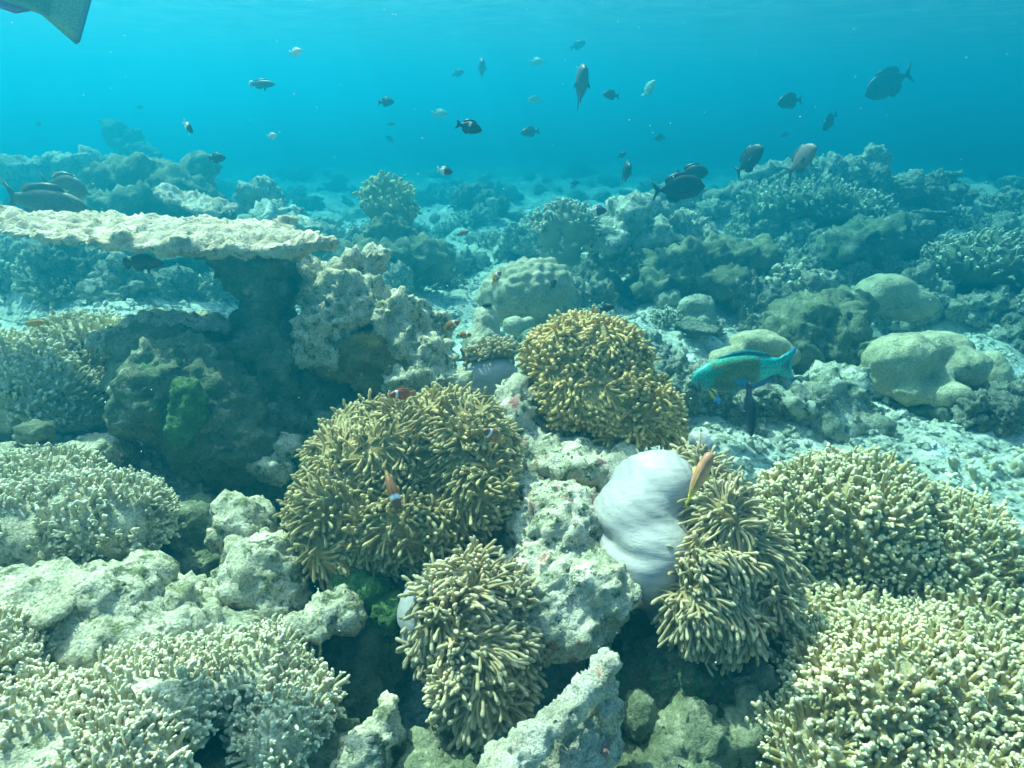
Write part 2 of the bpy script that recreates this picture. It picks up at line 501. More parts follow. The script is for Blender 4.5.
# ------------------------------------------------------------------ haze of the water
hz = raw_mesh("haze", np.array([(-60, -8, -1.6), (60, -8, -1.6), (60, 75, -1.6), (-60, 75, -1.6), (-60, -8, 1.75), (60, -8, 1.75), (60, 75, 1.75), (-60, 75, 1.75)]),
              [np.array([(0, 3, 2, 1), (4, 5, 6, 7), (0, 1, 5, 4), (1, 2, 6, 5), (2, 3, 7, 6), (3, 0, 4, 7)])], smooth=False)
hm = bpy.data.materials.new("haze"); hm.use_nodes = True
hn = hm.node_tree
for x in list(hn.nodes):
    if x.type != 'OUTPUT_MATERIAL': hn.nodes.remove(x)
pv = hn.nodes.new("ShaderNodeVolumePrincipled")
pv.inputs["Color"].default_value = (.003, .145, .212, 1)
pv.inputs["Absorption Color"].default_value = (.06, .46, .59, 1)
pv.inputs["Density"].default_value = .49
pv.inputs["Anisotropy"].default_value = .58
hn.links.new(pv.outputs[0], hn.nodes["Material Output"].inputs["Volume"])
hz.materials.append(hm)
tag(link("haze", hz), kind="stuff")

# ------------------------------------------------------------------ the rippled water surface seen from below
def water_surface():
    V = np.array([(-70, -12, 1.77), (70, -12, 1.77), (70, 90, 1.77), (-70, 90, 1.77)], float)
    m, n, l, b = node_mat("water_surface"); n.remove(b)
    out = [x for x in n if x.type == 'OUTPUT_MATERIAL'][0]
    tc = n.new("ShaderNodeTexCoord")
    warp = n.new("ShaderNodeTexNoise"); l.new(tc.outputs["Object"], warp.inputs["Vector"]); warp.inputs["Scale"].default_value = 1.6; warp.inputs["Detail"].default_value = 2
    wa = n.new("ShaderNodeVectorMath"); wa.operation = 'MULTIPLY_ADD'; l.new(warp.outputs["Color"], wa.inputs[0]); wa.inputs[1].default_value = (.55, .55, .55); l.new(tc.outputs["Object"], wa.inputs[2])
    vo = n.new("ShaderNodeTexVoronoi"); vo.feature = 'DISTANCE_TO_EDGE'; l.new(wa.outputs[0], vo.inputs["Vector"]); vo.inputs["Scale"].default_value = 4.2
    vo2 = n.new("ShaderNodeTexVoronoi"); vo2.feature = 'DISTANCE_TO_EDGE'; l.new(wa.outputs[0], vo2.inputs["Vector"]); vo2.inputs["Scale"].default_value = 2.3
    ca = n.new("ShaderNodeMapRange"); ca.interpolation_type = 'SMOOTHSTEP'; l.new(vo.outputs[0], ca.inputs[0]); ca.inputs[1].default_value = 0; ca.inputs[2].default_value = .16; ca.inputs[3].default_value = 1.0; ca.inputs[4].default_value = .74
    cb = n.new("ShaderNodeMapRange"); cb.interpolation_type = 'SMOOTHSTEP'; l.new(vo2.outputs[0], cb.inputs[0]); cb.inputs[1].default_value = 0; cb.inputs[2].default_value = .22; cb.inputs[3].default_value = 1.0; cb.inputs[4].default_value = .72
    mu = n.new("ShaderNodeMath"); mu.operation = 'MULTIPLY'; l.new(ca.outputs[0], mu.inputs[0]); l.new(cb.outputs[0], mu.inputs[1])  # caustic light net, put into the sheet's transparent colour
    cc = n.new("ShaderNodeCombineColor"); l.new(mu.outputs[0], cc.inputs[0]); l.new(mu.outputs[0], cc.inputs[1]); l.new(mu.outputs[0], cc.inputs[2])
    tr = n.new("ShaderNodeBsdfTransparent"); l.new(cc.outputs[0], tr.inputs[0])
    gl = n.new("ShaderNodeBsdfGlossy"); gl.inputs["Roughness"].default_value = .12
    bp = n.new("ShaderNodeBump"); bp.inputs["Strength"].default_value = .2; bp.inputs["Distance"].default_value = .2
    l.new(warp.outputs[0], bp.inputs["Height"]); l.new(bp.outputs[0], gl.inputs["Normal"])
    lw = n.new("ShaderNodeLayerWeight"); lw.inputs[0].default_value = .5
    f = n.new("ShaderNodeMapRange"); f.interpolation_type = 'SMOOTHSTEP'; l.new(lw.outputs["Facing"], f.inputs[0]); f.inputs[1].default_value = .62; f.inputs[2].default_value = .88; f.inputs[4].default_value = .9
    mx = n.new("ShaderNodeMixShader"); l.new(f.outputs[0], mx.inputs[0]); l.new(tr.outputs[0], mx.inputs[1]); l.new(gl.outputs[0], mx.inputs[2]); l.new(mx.outputs[0], out.inputs[0])
    tag(link("water_surface", raw_mesh("water_surface", V, [np.array([(0, 3, 2, 1)])], m, smooth=False)), kind="structure")
water_surface()

# ------------------------------------------------------------------ corals made of fingers
def finger_field(V, N, dist, length, rad, keep, up=.45, nubs=3, K=5, sides=6, rng=npr, spread=.35):
    ii = poisson(V, N, dist, keep, rng=rng)
    P, D = V[ii], N[ii]
    n = len(ii)
    D = unit(D + np.array([0, 0, up]) + rng.normal(0, spread, (n, 3)) * .8)
    Ln = length * (.55 + .8 * rng.rand(n))
    bend = rng.normal(0, .4, (n, 3))
    t = np.array([0, .4, .7, .86, .95, 1.0]) if K >= 5 else np.array([0, .55, .88, 1.0])
    path = P[:, None] - D[:, None] * rad + (D[:, None] * t[None, :, None] + bend[:, None] * (t[None, :, None] ** 2) * .35) * Ln[:, None, None]
    fld = 1 + .45 * perlin(P / (dist * 5.5))
    rr = rad * (.7 + .6 * rng.rand(n)) * np.clip(fld, .6, 1.5)
    prof = np.array([1.1, .98, 1.0, .92, .62, .08]) if K >= 5 else np.array([1.1, 1.0, .8, .1])
    allV, allF, allC = [], [], []
    def add(path, rad2, t0=0.0):
        V2, F2, tt = tubes(path, rad2, sides)
        off = sum(len(x) for x in allV)
        r = np.repeat(rng.rand(len(path)), path.shape[1] * sides)
        allV.append(V2); allF.append(F2 + off); allC.append(np.stack([t0 + (1 - t0) * tt, r, np.zeros_like(r)], 1))
    add(path, rr[:, None] * prof[None])
    for k in range(nubs):
        ts = .3 + .6 * rng.rand(n)
        base = P + D * (ts * Ln)[:, None] + bend * (ts[:, None] ** 2) * .35 * Ln[:, None]
        side = unit(np.cross(D, rng.normal(size=(n, 3))))
        dd = unit(side * .9 + D * .75)
        l2 = rr * (1.5 + 1.2 * rng.rand(n))
        t2 = np.array([0, .5, .85, 1.0])
        p2 = base[:, None] + dd[:, None] * t2[None, :, None] * l2[:, None, None]
        add(p2, rr[:, None] * .72 * np.array([1.0, 1.0, .72, .1])[None], .45)
    return np.concatenate(allV), np.concatenate(allF), np.concatenate(allC)

def finger_coral(name, label, cat, lumps, vox, dist, length, rad, mat, base_mat, group=None, up=.45, nubs=3, zmin=-.25, spread=.35, disp=None, gaps=0.0, joined=False):
    V, N, Fq = organic(lumps, vox, disp or (lambda P: min(1, dist / .016) * .055 * (.45 - worley(P / .11)), lambda P: .03 * fbm(P / .3, 2)))
    c = np.array([V[:, 0].mean(), V[:, 1].mean(), V[:, 2].min()])
    if joined:
        V2, F2, C2 = finger_field(V, N, dist, length, rad, N[:, 2] > zmin, up, nubs, spread=spread)
        me = raw_mesh(name, np.concatenate([V, V2]) - c, [Fq, F2 + len(V)], mat, np.concatenate([np.tile([0.0, .5, 0], (len(V), 1)), C2]))
        return tag(link(name, me, None, c), label, cat, group)
    root = empty(name, c)
    tag(root, label, cat, group)
    link("base", raw_mesh("base", V - c, [Fq], base_mat), root)
    keep = (N[:, 2] > zmin) & (fbm(V / .09 + 40, 3) > gaps - .9)
    V2, F2, C2 = finger_field(V, N, dist, length, rad, keep, up, nubs, spread=spread)
    link("branches", raw_mesh("branches", V2 - c, [F2], mat, C2), root)
    return root

# right foreground thickets
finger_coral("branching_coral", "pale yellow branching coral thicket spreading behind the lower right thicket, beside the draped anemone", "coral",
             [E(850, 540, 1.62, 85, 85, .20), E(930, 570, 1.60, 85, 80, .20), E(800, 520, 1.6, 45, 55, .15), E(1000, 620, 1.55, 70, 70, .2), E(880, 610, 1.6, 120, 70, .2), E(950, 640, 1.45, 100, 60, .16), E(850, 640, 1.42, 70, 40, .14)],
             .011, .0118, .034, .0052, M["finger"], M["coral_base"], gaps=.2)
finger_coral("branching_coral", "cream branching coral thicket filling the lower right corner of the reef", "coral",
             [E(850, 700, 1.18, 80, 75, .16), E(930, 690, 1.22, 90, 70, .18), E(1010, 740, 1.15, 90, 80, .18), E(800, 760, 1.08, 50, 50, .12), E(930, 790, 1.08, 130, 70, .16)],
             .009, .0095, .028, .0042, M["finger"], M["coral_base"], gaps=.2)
finger_coral("branching_coral", "small dim branching coral beyond the right hand thicket, at the edge of view", "coral",
             [E(960, 500, 2.25, 60, 40, .2), E(1030, 520, 2.2, 60, 50, .2), E(1000, 470, 2.4, 50, 30, .2)], .018, .03, .06, .011, M["finger_pale"], M["olive_rock"], nubs=2)
# left foreground thickets
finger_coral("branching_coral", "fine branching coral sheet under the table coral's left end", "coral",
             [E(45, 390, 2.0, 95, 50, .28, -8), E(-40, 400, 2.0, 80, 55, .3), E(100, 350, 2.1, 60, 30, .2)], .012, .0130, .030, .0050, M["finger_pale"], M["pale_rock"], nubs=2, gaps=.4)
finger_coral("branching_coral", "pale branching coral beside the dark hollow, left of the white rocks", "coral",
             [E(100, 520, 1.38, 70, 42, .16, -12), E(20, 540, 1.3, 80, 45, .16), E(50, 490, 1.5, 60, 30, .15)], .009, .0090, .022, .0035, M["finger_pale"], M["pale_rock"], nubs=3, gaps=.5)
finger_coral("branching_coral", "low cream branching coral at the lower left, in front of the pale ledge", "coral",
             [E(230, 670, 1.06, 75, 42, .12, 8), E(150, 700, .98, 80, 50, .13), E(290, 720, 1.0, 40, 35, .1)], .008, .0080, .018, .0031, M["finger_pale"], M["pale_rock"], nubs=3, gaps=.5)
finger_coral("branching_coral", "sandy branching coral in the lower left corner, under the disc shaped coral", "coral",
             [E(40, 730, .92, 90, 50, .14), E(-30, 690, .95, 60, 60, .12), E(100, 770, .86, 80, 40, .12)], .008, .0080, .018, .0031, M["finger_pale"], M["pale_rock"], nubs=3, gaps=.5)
# mid-distance bushes
finger_coral("branching_coral", "rounded bommie of branching coral with a yellow crown, behind the table coral", "coral",
             [E(388, 196, 4.0, 25, 16, .16), E(392, 212, 4.0, 28, 16, .17)], .022, .034, .034, .013, M["yellow_finger"], M["mid_rock"], nubs=1, zmin=.1, up=.2, joined=True)
finger_coral("branching_coral", "round bush of pale branching coral on the mid reef, above the dimpled boulder coral", "coral",
             [E(562, 230, 3.7, 28, 18, .16), E(560, 245, 3.7, 20, 22, .12)], .018, .026, .045, .009, M["mid_finger"], M["mid_rock"], nubs=3, zmin=-.05, up=.3, joined=True)
finger_coral("branching_coral", "knobbly branching coral left of the yellow boulder coral on the right slope", "coral",
             [E(785, 290, 3.6, 26, 20, .15), E(760, 300, 3.5, 18, 16, .12)], .016, .04, .05, .016, M["mid_finger"], M["mid_rock"], nubs=1, zmin=.0)
finger_coral("branching_coral", "dark branching thicket added to stand for shade on the crest of the right mound", "coral",
             [E(800, 215, 4.9, 60, 26, .4), E(840, 225, 4.9, 45, 26, .4), E(760, 205, 5.0, 30, 18, .25)], .035, .042, .055, .010, M["mid_finger"], M["dark_rock"], nubs=2, zmin=-.2, spread=.7)  # added thicket; its dark mass stands for shade on the mound
finger_coral("branching_coral", "dark thicket of branching coral low on the right slope, near the frame edge", "coral",
             [E(970, 270, 4.0, 55, 32, .35), E(1020, 290, 4.0, 50, 40, .35)], .03, .036, .05, .009, M["mid_finger"], M["dark_rock"], nubs=2, zmin=-.2, spread=.7)

# ------------------------------------------------------------------ table coral
t = empty("table_coral", at(280, 470, 1.85)); tag(t, "bleached flat table coral on a dark stalk, with two stubby fingers at its right end", "coral")
plate = [E(250, 240, 1.82, 56, 10, .16, -2, 4), E(205, 236.5, 1.80, 60, 8.5, .18, -2, 4), E(165, 233, 1.79, 70, 7.5, .18, -2, 4), E(120, 229.5, 1.78, 70, 7, .16, -3, 4), E(75, 226, 1.77, 70, 6.5, .14, -3, 4), E(30, 222.5, 1.76, 70, 6, .12, -3, 4),
         E(-15, 219, 1.755, 66, 6, .11, -3, 4), E(-70, 215, 1.75, 60, 6, .10, -3, 4),
         E(258, 231, 1.95, 34, 8, .05, 12, 4), E(284, 223, 1.96, 13, 7.5, .03, 14), E(298, 247, 1.70, 36, 7.5, .035, 8), E(326, 241, 1.70, 12, 8.5, .028), E(310, 240, 1.71, 9, 8, .025), E(225, 246, 1.74, 60, 9, .08, -4, 0), E(180, 240, 1.66, 12, 6, .03), E(120, 236, 1.65, 10, 5, .03)]
plate = [(c, r * np.array([1, 1, 1]), m_) for c, r, m_ in plate]
solid("plate", plate, .0085, craggy(.011, .045, .009) + (lambda P: .012 * (0.5 - worley(P / .024)),), M["bleached"], t)
stalk = [E(238, 254, 1.84, 70, 11, .13, -6), E(254, 266, 1.84, 50, 18, .12, -8), E(264, 284, 1.85, 33, 24, .10), E(264, 325, 1.86, 27, 42, .09), E(275, 370, 1.88, 50, 50, .15), E(270, 430, 1.9, 65, 50, .2)]
solid("stalk", stalk, .011, craggy(.022, .07, .012), M["dark_rock"], t)  # the stalk's shade is put into its dark rock colour

# ------------------------------------------------------------------ foreground rocks
ROCKS = [
 ("reef_rock", "dark pitted boulder with its lit top built as a pale ledge, under the table coral", "rock", M["dark_rock"], .011, craggy(.022, .07, .014),
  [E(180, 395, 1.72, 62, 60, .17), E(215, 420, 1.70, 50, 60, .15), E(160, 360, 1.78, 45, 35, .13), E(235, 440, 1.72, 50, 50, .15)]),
 ("reef_rock", "pale rubbly ledge standing for the lit top of the dark boulder", "rock", M["pale_rock"], .011, craggy(.018, .05, .010),
  [E(190, 330, 1.92, 62, 17, .15, -4), E(135, 345, 1.9, 40, 16, .13)]),  # sunlight on the boulder's top, put in as a piece of paler rock
 ("reef_rock", "craggy pale rock with knobs and a hole, right of the table coral's stalk", "rock", M["pale_rock"], .0095, craggy(.028, .07, .016),
  [E(355, 275, 1.86, 28, 24, .08), E(352, 310, 1.82, 42, 36, .11), E(395, 320, 1.80, 30, 28, .10), E(318, 285, 1.83, 20, 30, .07, 25), E(330, 340, 1.8, 34, 40, .1),
   E(370, 262, 1.88, 16, 12, .06), E(405, 345, 1.8, 24, 26, .09)]),
 ("reef_rock", "jagged pale rubble mass beside the craggy rock, behind the large olive anemone", "rock", M["pale_rock"], .0095, craggy(.026, .06, .014),
  [E(425, 360, 1.78, 26, 26, .09), E(445, 385, 1.75, 22, 22, .08), E(410, 380, 1.76, 28, 16, .09), E(436, 330, 1.9, 16, 18, .07)]),
 ("reef_rock", "pale pitted rock on the upper edge of the dark hollow, left of the large anemone", "rock", M["pale_rock"], .0085, craggy(.014, .06, .008),
  [E(246, 522, 1.42, 34, 20, .09, -30), E(228, 534, 1.42, 20, 16, .07)]),
 ("reef_rock", "rounded white rock with pits touching the large anemone's left flank", "rock", M["pale_rock"], .0085, craggy(.016, .06, .010),
  [E(265, 575, 1.30, 42, 40, .11), E(280, 600, 1.28, 34, 28, .09), E(248, 553, 1.34, 22, 18, .07), E(230, 600, 1.28, 36, 20, .09)]),
 ("reef_rock", "grey porous slab in the dark hollow left of the white rock", "rock", M["olive_rock"], .010, craggy(.014, .05, .012),
  [E(195, 535, 1.52, 36, 40, .09, 10), E(205, 570, 1.48, 30, 30, .1)]),
 ("reef_rock", "long pale ledge overhanging the dark gap at the lower left", "rock", M["pale_rock"], .0085, craggy(.016, .05, .010),
  [E(250, 640, 1.14, 52, 16, .10, -4), E(310, 625, 1.14, 34, 14, .08, 14), E(200, 628, 1.16, 40, 22, .10), E(170, 600, 1.2, 36, 20, .1), E(340, 610, 1.18, 26, 20, .08)]),
 ("reef_rock", "sunlit sandy hump of rock at the left edge of the reef", "rock", M["pale_rock"], .010, craggy(.016, .07, .008),
  [E(40, 605, 1.12, 70, 34, .13, -10), E(115, 588, 1.16, 50, 26, .12, 12), E(-20, 640, 1.05, 50, 36, .12), E(105, 635, 1.07, 50, 26, .09), E(165, 625, 1.12, 34, 24, .08)]),
 ("reef_rock", "pale smooth shoulder of rock under the fine branching coral sheet", "rock", M["pale_rock"], .011, craggy(.014, .07, .006),
  [E(60, 465, 1.62, 60, 16, .13, -14), E(10, 480, 1.58, 50, 16, .12), E(100, 450, 1.66, 30, 16, .1)]),
 ("reef_rock", "brown round lump sitting on the pale shoulder at the left", "rock", M["olive_rock"], .008, craggy(.008, .04, .005),
  [E(36, 432, 1.60, 18, 13, .045), E(22, 438, 1.60, 10, 8, .03)]),
 ("reef_rock", "crusted rock with red and green patches between the anemones", "rock", M["crusted"], .0065, craggy(.013, .055, .014),
  [E(560, 530, 1.34, 58, 50, .12, -12), E(590, 585, 1.22, 48, 34, .09, 14), E(545, 590, 1.24, 60, 46, .11), E(560, 620, 1.20, 58, 34, .10), E(520, 510, 1.42, 40, 40, .1), E(615, 600, 1.19, 26, 24, .06)]),
 ("reef_rock", "shaded pinkish rock under the golden anemone", "rock", M["crusted"], .011, craggy(.018, .06, .010),
  [E(575, 470, 1.56, 60, 32, .13), E(620, 480, 1.52, 40, 30, .1), E(540, 470, 1.58, 40, 45, .1), E(515, 420, 1.62, 26, 44, .08)]),
 ("reef_rock", "white crested wedge of dead coral rising at the bottom edge", "rock", M["spar"], .006, craggy(.010, .040, .008),
  [E(602, 670, .98, 20, 11, .030, 60), E(582, 694, .97, 26, 13, .035, 48), E(556, 720, .95, 28, 14, .035, 46), E(528, 746, .93, 28, 16, .04, 44), E(498, 774, .90, 32, 18, .045, 42), E(608, 700, 1.0, 13, 34, .03, 8), E(596, 740, 1.03, 28, 40, .03), E(560, 770, 1.0, 50, 34, .04), E(575, 725, 1.02, 30, 30, .03)]),
 ("reef_rock", "small pale knob of rock left of the lowest anemone", "rock", M["pale_rock"], .0065, craggy(.012, .04, .007),
  [E(378, 740, .98, 22, 24, .05, 15), E(388, 715, 1.0, 14, 16, .035), E(360, 758, .96, 24, 18, .05)]),
 ("reef_rock", "block with algae patches and painted shade under the large olive anemone", "rock", M["dark_rock"], .010, craggy(.020, .06, .012),
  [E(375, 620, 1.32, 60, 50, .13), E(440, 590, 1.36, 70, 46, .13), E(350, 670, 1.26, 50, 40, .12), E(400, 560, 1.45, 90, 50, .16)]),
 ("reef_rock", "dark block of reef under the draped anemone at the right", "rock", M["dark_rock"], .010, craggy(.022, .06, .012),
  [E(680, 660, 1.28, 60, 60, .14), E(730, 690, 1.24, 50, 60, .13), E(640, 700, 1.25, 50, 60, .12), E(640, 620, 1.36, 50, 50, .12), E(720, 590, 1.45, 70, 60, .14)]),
 ("reef_rock", "dim rubbly rock between the bottom wedge and the cream thicket", "rock", M["olive_rock"], .009, craggy(.020, .05, .012),
  [E(690, 750, 1.08, 40, 40, .09), E(750, 740, 1.12, 30, 50, .08), E(650, 790, 1.05, 40, 40, .1)]),
 ("reef_rock", "dim low rock across the bottom left of the dark gap", "rock", M["olive_rock"], .009, craggy(.018, .05, .010),
  [E(300, 750, 1.02, 60, 30, .1), E(430, 775, 1.0, 50, 30, .1), E(250, 770, .98, 60, 30, .1)]),
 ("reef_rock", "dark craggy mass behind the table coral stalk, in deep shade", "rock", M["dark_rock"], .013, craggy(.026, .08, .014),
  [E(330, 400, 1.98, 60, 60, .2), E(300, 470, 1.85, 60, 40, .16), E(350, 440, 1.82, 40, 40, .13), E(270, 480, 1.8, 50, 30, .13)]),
 ("reef_rock", "small white rock chip at the foot of the dark boulder", "rock", M["pale_rock"], .008, craggy(.008, .04, .005),
  [E(272, 468, 1.66, 24, 16, .06, -20), E(285, 445, 1.7, 18, 12, .05)]),
]
for nm, lb, ct, mt, vx, dp, lp in ROCKS:
    tag(solid(nm, lp, vx, dp, mt, offset=rnd.random() * 30), lb, ct)

tag(solid("sponge", [E(372, 352, 1.78, 42, 24, .08, 8), E(400, 372, 1.76, 28, 18, .06), E(345, 362, 1.78, 28, 18, .05), E(385, 385, 1.77, 34, 14, .05)], .008, craggy(.016, .06, .008), M["sponge"]),
    "mustard yellow sponge crust hanging under the craggy pale rock", "sponge")
tag(solid("algae_mat", [E(365, 590, 1.24, 30, 22, .05, -25), E(392, 612, 1.22, 20, 20, .05), E(345, 572, 1.27, 18, 14, .04)], .0065, craggy(.010, .025, .006), M["algae"]),
    "green algae tuft below the large olive anemone", "algae")
tag(solid("algae_mat", [E(188, 405, 1.56, 20, 30, .03, 6), E(180, 430, 1.55, 16, 22, .03)], .0075, craggy(.008, .025, .005), M["algae"]),
    "green algae film on the face of the dark pitted boulder", "algae")
tag(solid("brain_coral", [E(320, 686, 1.12, 17, 15, .03)], .004, lumpy(.005, .011), M["yellow_porites"]), "small round olive coral in the shade of the pale ledge", "coral")
tag(solid("brain_coral", [E(640, 716, 1.12, 18, 26, .035)], .005, lumpy(.006, .012), M["olive_rock"]), "small brown fuzzy coral in the shade right of the bottom wedge", "coral")

# disc-shaped mushroom coral at the left
def disc_coral():
    c = at(50, 612, 1.02); V, N, Fq = organic([lump((0, 0, 0), (.035, .035, .010), 15)], .0035, (lambda P: .0035 * np.abs(np.sin(np.arctan2(P[:, 1], P[:, 0]) * 22)),))
    tag(link("mushroom_coral", raw_mesh("mushroom_coral", V, [Fq], M["pale_rock"]), None, c), "round disc shaped coral lying on the sandy hump at the left", "coral")
disc_coral()

# boulder corals
BOULDERS = [
 ("boulder_coral", "large dimpled round boulder coral in the middle of the reef", M["porites"], .010, (lambda P: .034 * (.45 - worley(P / .036)), lambda P: .012 * fbm(P / .2, 2)),
  [E(530, 292, 2.6, 46, 34, .16), E(515, 300, 2.58, 38, 28, .14), E(552, 300, 2.6, 24, 24, .1)]),
 ("boulder_coral", "small smooth round coral at the foot of the dimpled boulder coral", M["porites"], .008, lumpy(.005, .04), [E(514, 326, 2.4, 12, 10, .04), E(528, 322, 2.42, 7, 6, .025)]),
 ("boulder_coral", "grey rounded coral head with a dark cleft, left of the parrotfish's back", M["mid_boulder"], .010, craggy(.010, .05, .006), [E(697, 308, 3.2, 19, 14, .09), E(700, 322, 3.18, 18, 10, .08)]),
 ("boulder_coral", "yellow lobed boulder coral just behind the parrotfish", M["yellow_porites"], .011, lumpy(.008, .05), [E(760, 345, 2.55, 30, 15, .11, -10), E(727, 356, 2.5, 20, 10, .07, 12), E(780, 356, 2.55, 20, 14, .08)]),
 ("boulder_coral", "big lobed boulder coral on the right slope, creased into bulging lobes", M["yellow_porites"], .012, (lambda P: .02 * (.5 - worley(P / .08)) , lambda P: .005 * fbm(P / .03, 3)),
  [E(900, 360, 2.58, 34, 28, .13), E(925, 352, 2.7, 40, 22, .16), E(966, 368, 2.56, 24, 19, .075), E(950, 396, 2.47, 22, 15, .065), E(880, 378, 2.64, 24, 24, .11), E(988, 380, 2.66, 18, 30, .09), E(912, 392, 2.52, 22, 13, .07),
   E(945, 345, 2.68, 28, 13, .09, -8), E(935, 376, 2.54, 16, 13, .06)]),
 ("boulder_coral", "hazy yellow boulder coral uphill of the big lobed one", M["yellow_porites"], .016, lumpy(.012, .09), [E(885, 292, 3.4, 30, 18, .16), E(905, 305, 3.4, 30, 16, .15), E(868, 302, 3.35, 18, 14, .1)]),
]
for nm, lb, mt, vx, dp, lp in BOULDERS:
    tag(solid(nm, lp, vx, dp, mt, offset=rnd.random() * 30), lb, "coral")

# barrel sponge with its opening
bs = empty("barrel_sponge", at(486, 372, 2.12)); tag(bs, "grey hump shaped sponge with a dark opening on top, behind the small mauve anemone", "sponge")
solid("body", [E(486, 322, 2.12, 15, 17, .05), E(484, 350, 2.12, 22, 28, .08), E(500, 360, 2.14, 14, 22, .06)], .008, craggy(.007, .05, .003), M["mid_boulder"], bs)
solid("opening", [E(487, 305.5, 2.10, 5.5, 2.6, .012)], .003, (), M["opening"], bs)  # solid dark lump painted as the shaded hole

# mid-distance rocks and bommies that can be told apart
MID = [
 ("coral_bommie", "dark bommie with knobbly heads on the mid reef, below the pair of surgeonfish", M["mid_rock"], [E(625, 225, 3.9, 30, 24, .2), E(650, 240, 3.9, 26, 20, .2), E(640, 212, 4.0, 14, 14, .1), E(608, 240, 3.8, 20, 18, .15), E(660, 215, 4.1, 10, 18, .08)], .02),
 ("coral_bommie", "long dark shelf of reef across the foot of the right mound", M["olive_rock"], [E(690, 268, 3.7, 50, 24, .22, -6), E(735, 262, 3.8, 40, 22, .22), E(660, 285, 3.6, 28, 16, .18), E(720, 285, 3.6, 40, 16, .18)], .02),
 ("coral_bommie", "dark block of reef under the knobbly coral on the right slope", M["olive_rock"], [E(815, 330, 3.0, 46, 34, .22), E(790, 345, 2.95, 30, 30, .2), E(845, 350, 2.9, 34, 30, .2), E(830, 310, 3.15, 30, 18, .16)], .016),
 ("coral_bommie", "shadowed block of reef carrying the big lobed boulder coral", M["dark_rock"], [E(920, 415, 2.65, 60, 32, .2), E(880, 400, 2.8, 40, 32, .2), E(960, 420, 2.7, 40, 30, .18)], .016),
 ("coral_bommie", "crumbling pale rise of reef behind the parrotfish's tail", M["mid_rock"], [E(830, 390, 2.5, 36, 22, .15), E(800, 400, 2.45, 30, 16, .14), E(850, 420, 2.4, 36, 18, .14)], .014),
 ("coral_bommie", "broad dark bommie behind the table coral's flat plate", M["olive_rock"], [E(150, 190, 4.1, 52, 26, .35), E(185, 200, 4.0, 34, 24, .3), E(115, 205, 4.0, 30, 20, .25), E(198, 172, 4.2, 14, 18, .12), E(150, 215, 3.8, 60, 20, .3)], .024),
 ("coral_bommie", "low hazy bommie at the far left, above the two brown fish", M["mid_rock"], [E(80, 172, 5.0, 30, 14, .3), E(40, 180, 5.0, 36, 16, .3), E(98, 164, 5.0, 16, 12, .18)], .03),
 ("rock_spire", "leaning dark rock spire rising in the blue haze at the back left", M["olive_rock"], [E(118, 132, 6.4, 10, 12, .10, 30), E(128, 146, 6.4, 13, 14, .12, 25), E(140, 160, 6.4, 20, 14, .2), E(108, 124, 6.4, 8, 6, .07)], .03),
 ("coral_bommie", "knobbly pale bommie on the left of the mid reef, right of the small plate coral", M["mid_rock"], [E(275, 225, 3.9, 30, 20, .2), E(305, 240, 3.7, 26, 18, .18), E(265, 200, 4.4, 24, 16, .2)], .02),
 ("coral_bommie", "dark hollowed bommie below the yellow crowned one", M["olive_rock"], [E(392, 238, 3.95, 33, 20, .2), E(395, 262, 3.8, 42, 22, .22), E(365, 262, 3.7, 26, 20, .18), E(425, 262, 3.8, 22, 20, .16), E(370, 240, 3.9, 14, 14, .08)], .02),
 ("coral_bommie", "weedy dark bommie on the right slope beside the big lobed coral's haze", M["dark_rock"], [E(870, 245, 4.3, 40, 26, .3), E(840, 255, 4.2, 34, 20, .25)], .024),
 ("coral_bommie", "pale crest of rock along the top of the right mound", M["mid_rock"], [E(775, 180, 5.4, 40, 12, .35), E(830, 186, 5.5, 44, 12, .35), E(735, 200, 5.2, 26, 14, .3), E(870, 195, 5.6, 30, 14, .3)], .03),
]
for nm, lb, mt, lp, vx in MID:
    tag(solid(nm, lp, vx, craggy(.055, .16, .03), mt, offset=rnd.random() * 30), lb, "reef outcrop" if "bommie" in nm else "rock")

pl = empty("plate_coral", at(215, 222, 3.3)); tag(pl, "small pale plate coral tilted on its stub, just above the table coral", "coral")
solid("plate", [E(185, 198, 3.35, 32, 4.5, .12, -16, 8), E(212, 207, 3.3, 26, 6, .12, -8, 8), E(165, 192, 3.4, 12, 3.5, .06, -20, 8)], .012, craggy(.02, .06, .012), M["bleached"], pl)
solid("stub", [E(215, 216, 3.32, 20, 9, .09), E(212, 222, 3.34, 14, 12, .08)], .014, craggy(.02, .08, .01), M["olive_rock"], pl)

# ------------------------------------------------------------------ scattered mid-reef corals (individuals, shared meshes)
def place_copy(proto, loc, s, rz, first):
    o = proto if first else proto.copy()
    if not first: COL.objects.link(o)
    o.location = loc; o.scale = (s, s, s * (.8 + .5 * rnd.random())); o.rotation_euler = (rnd.uniform(-.25, .25), rnd.uniform(-.25, .25), rz)
    return o

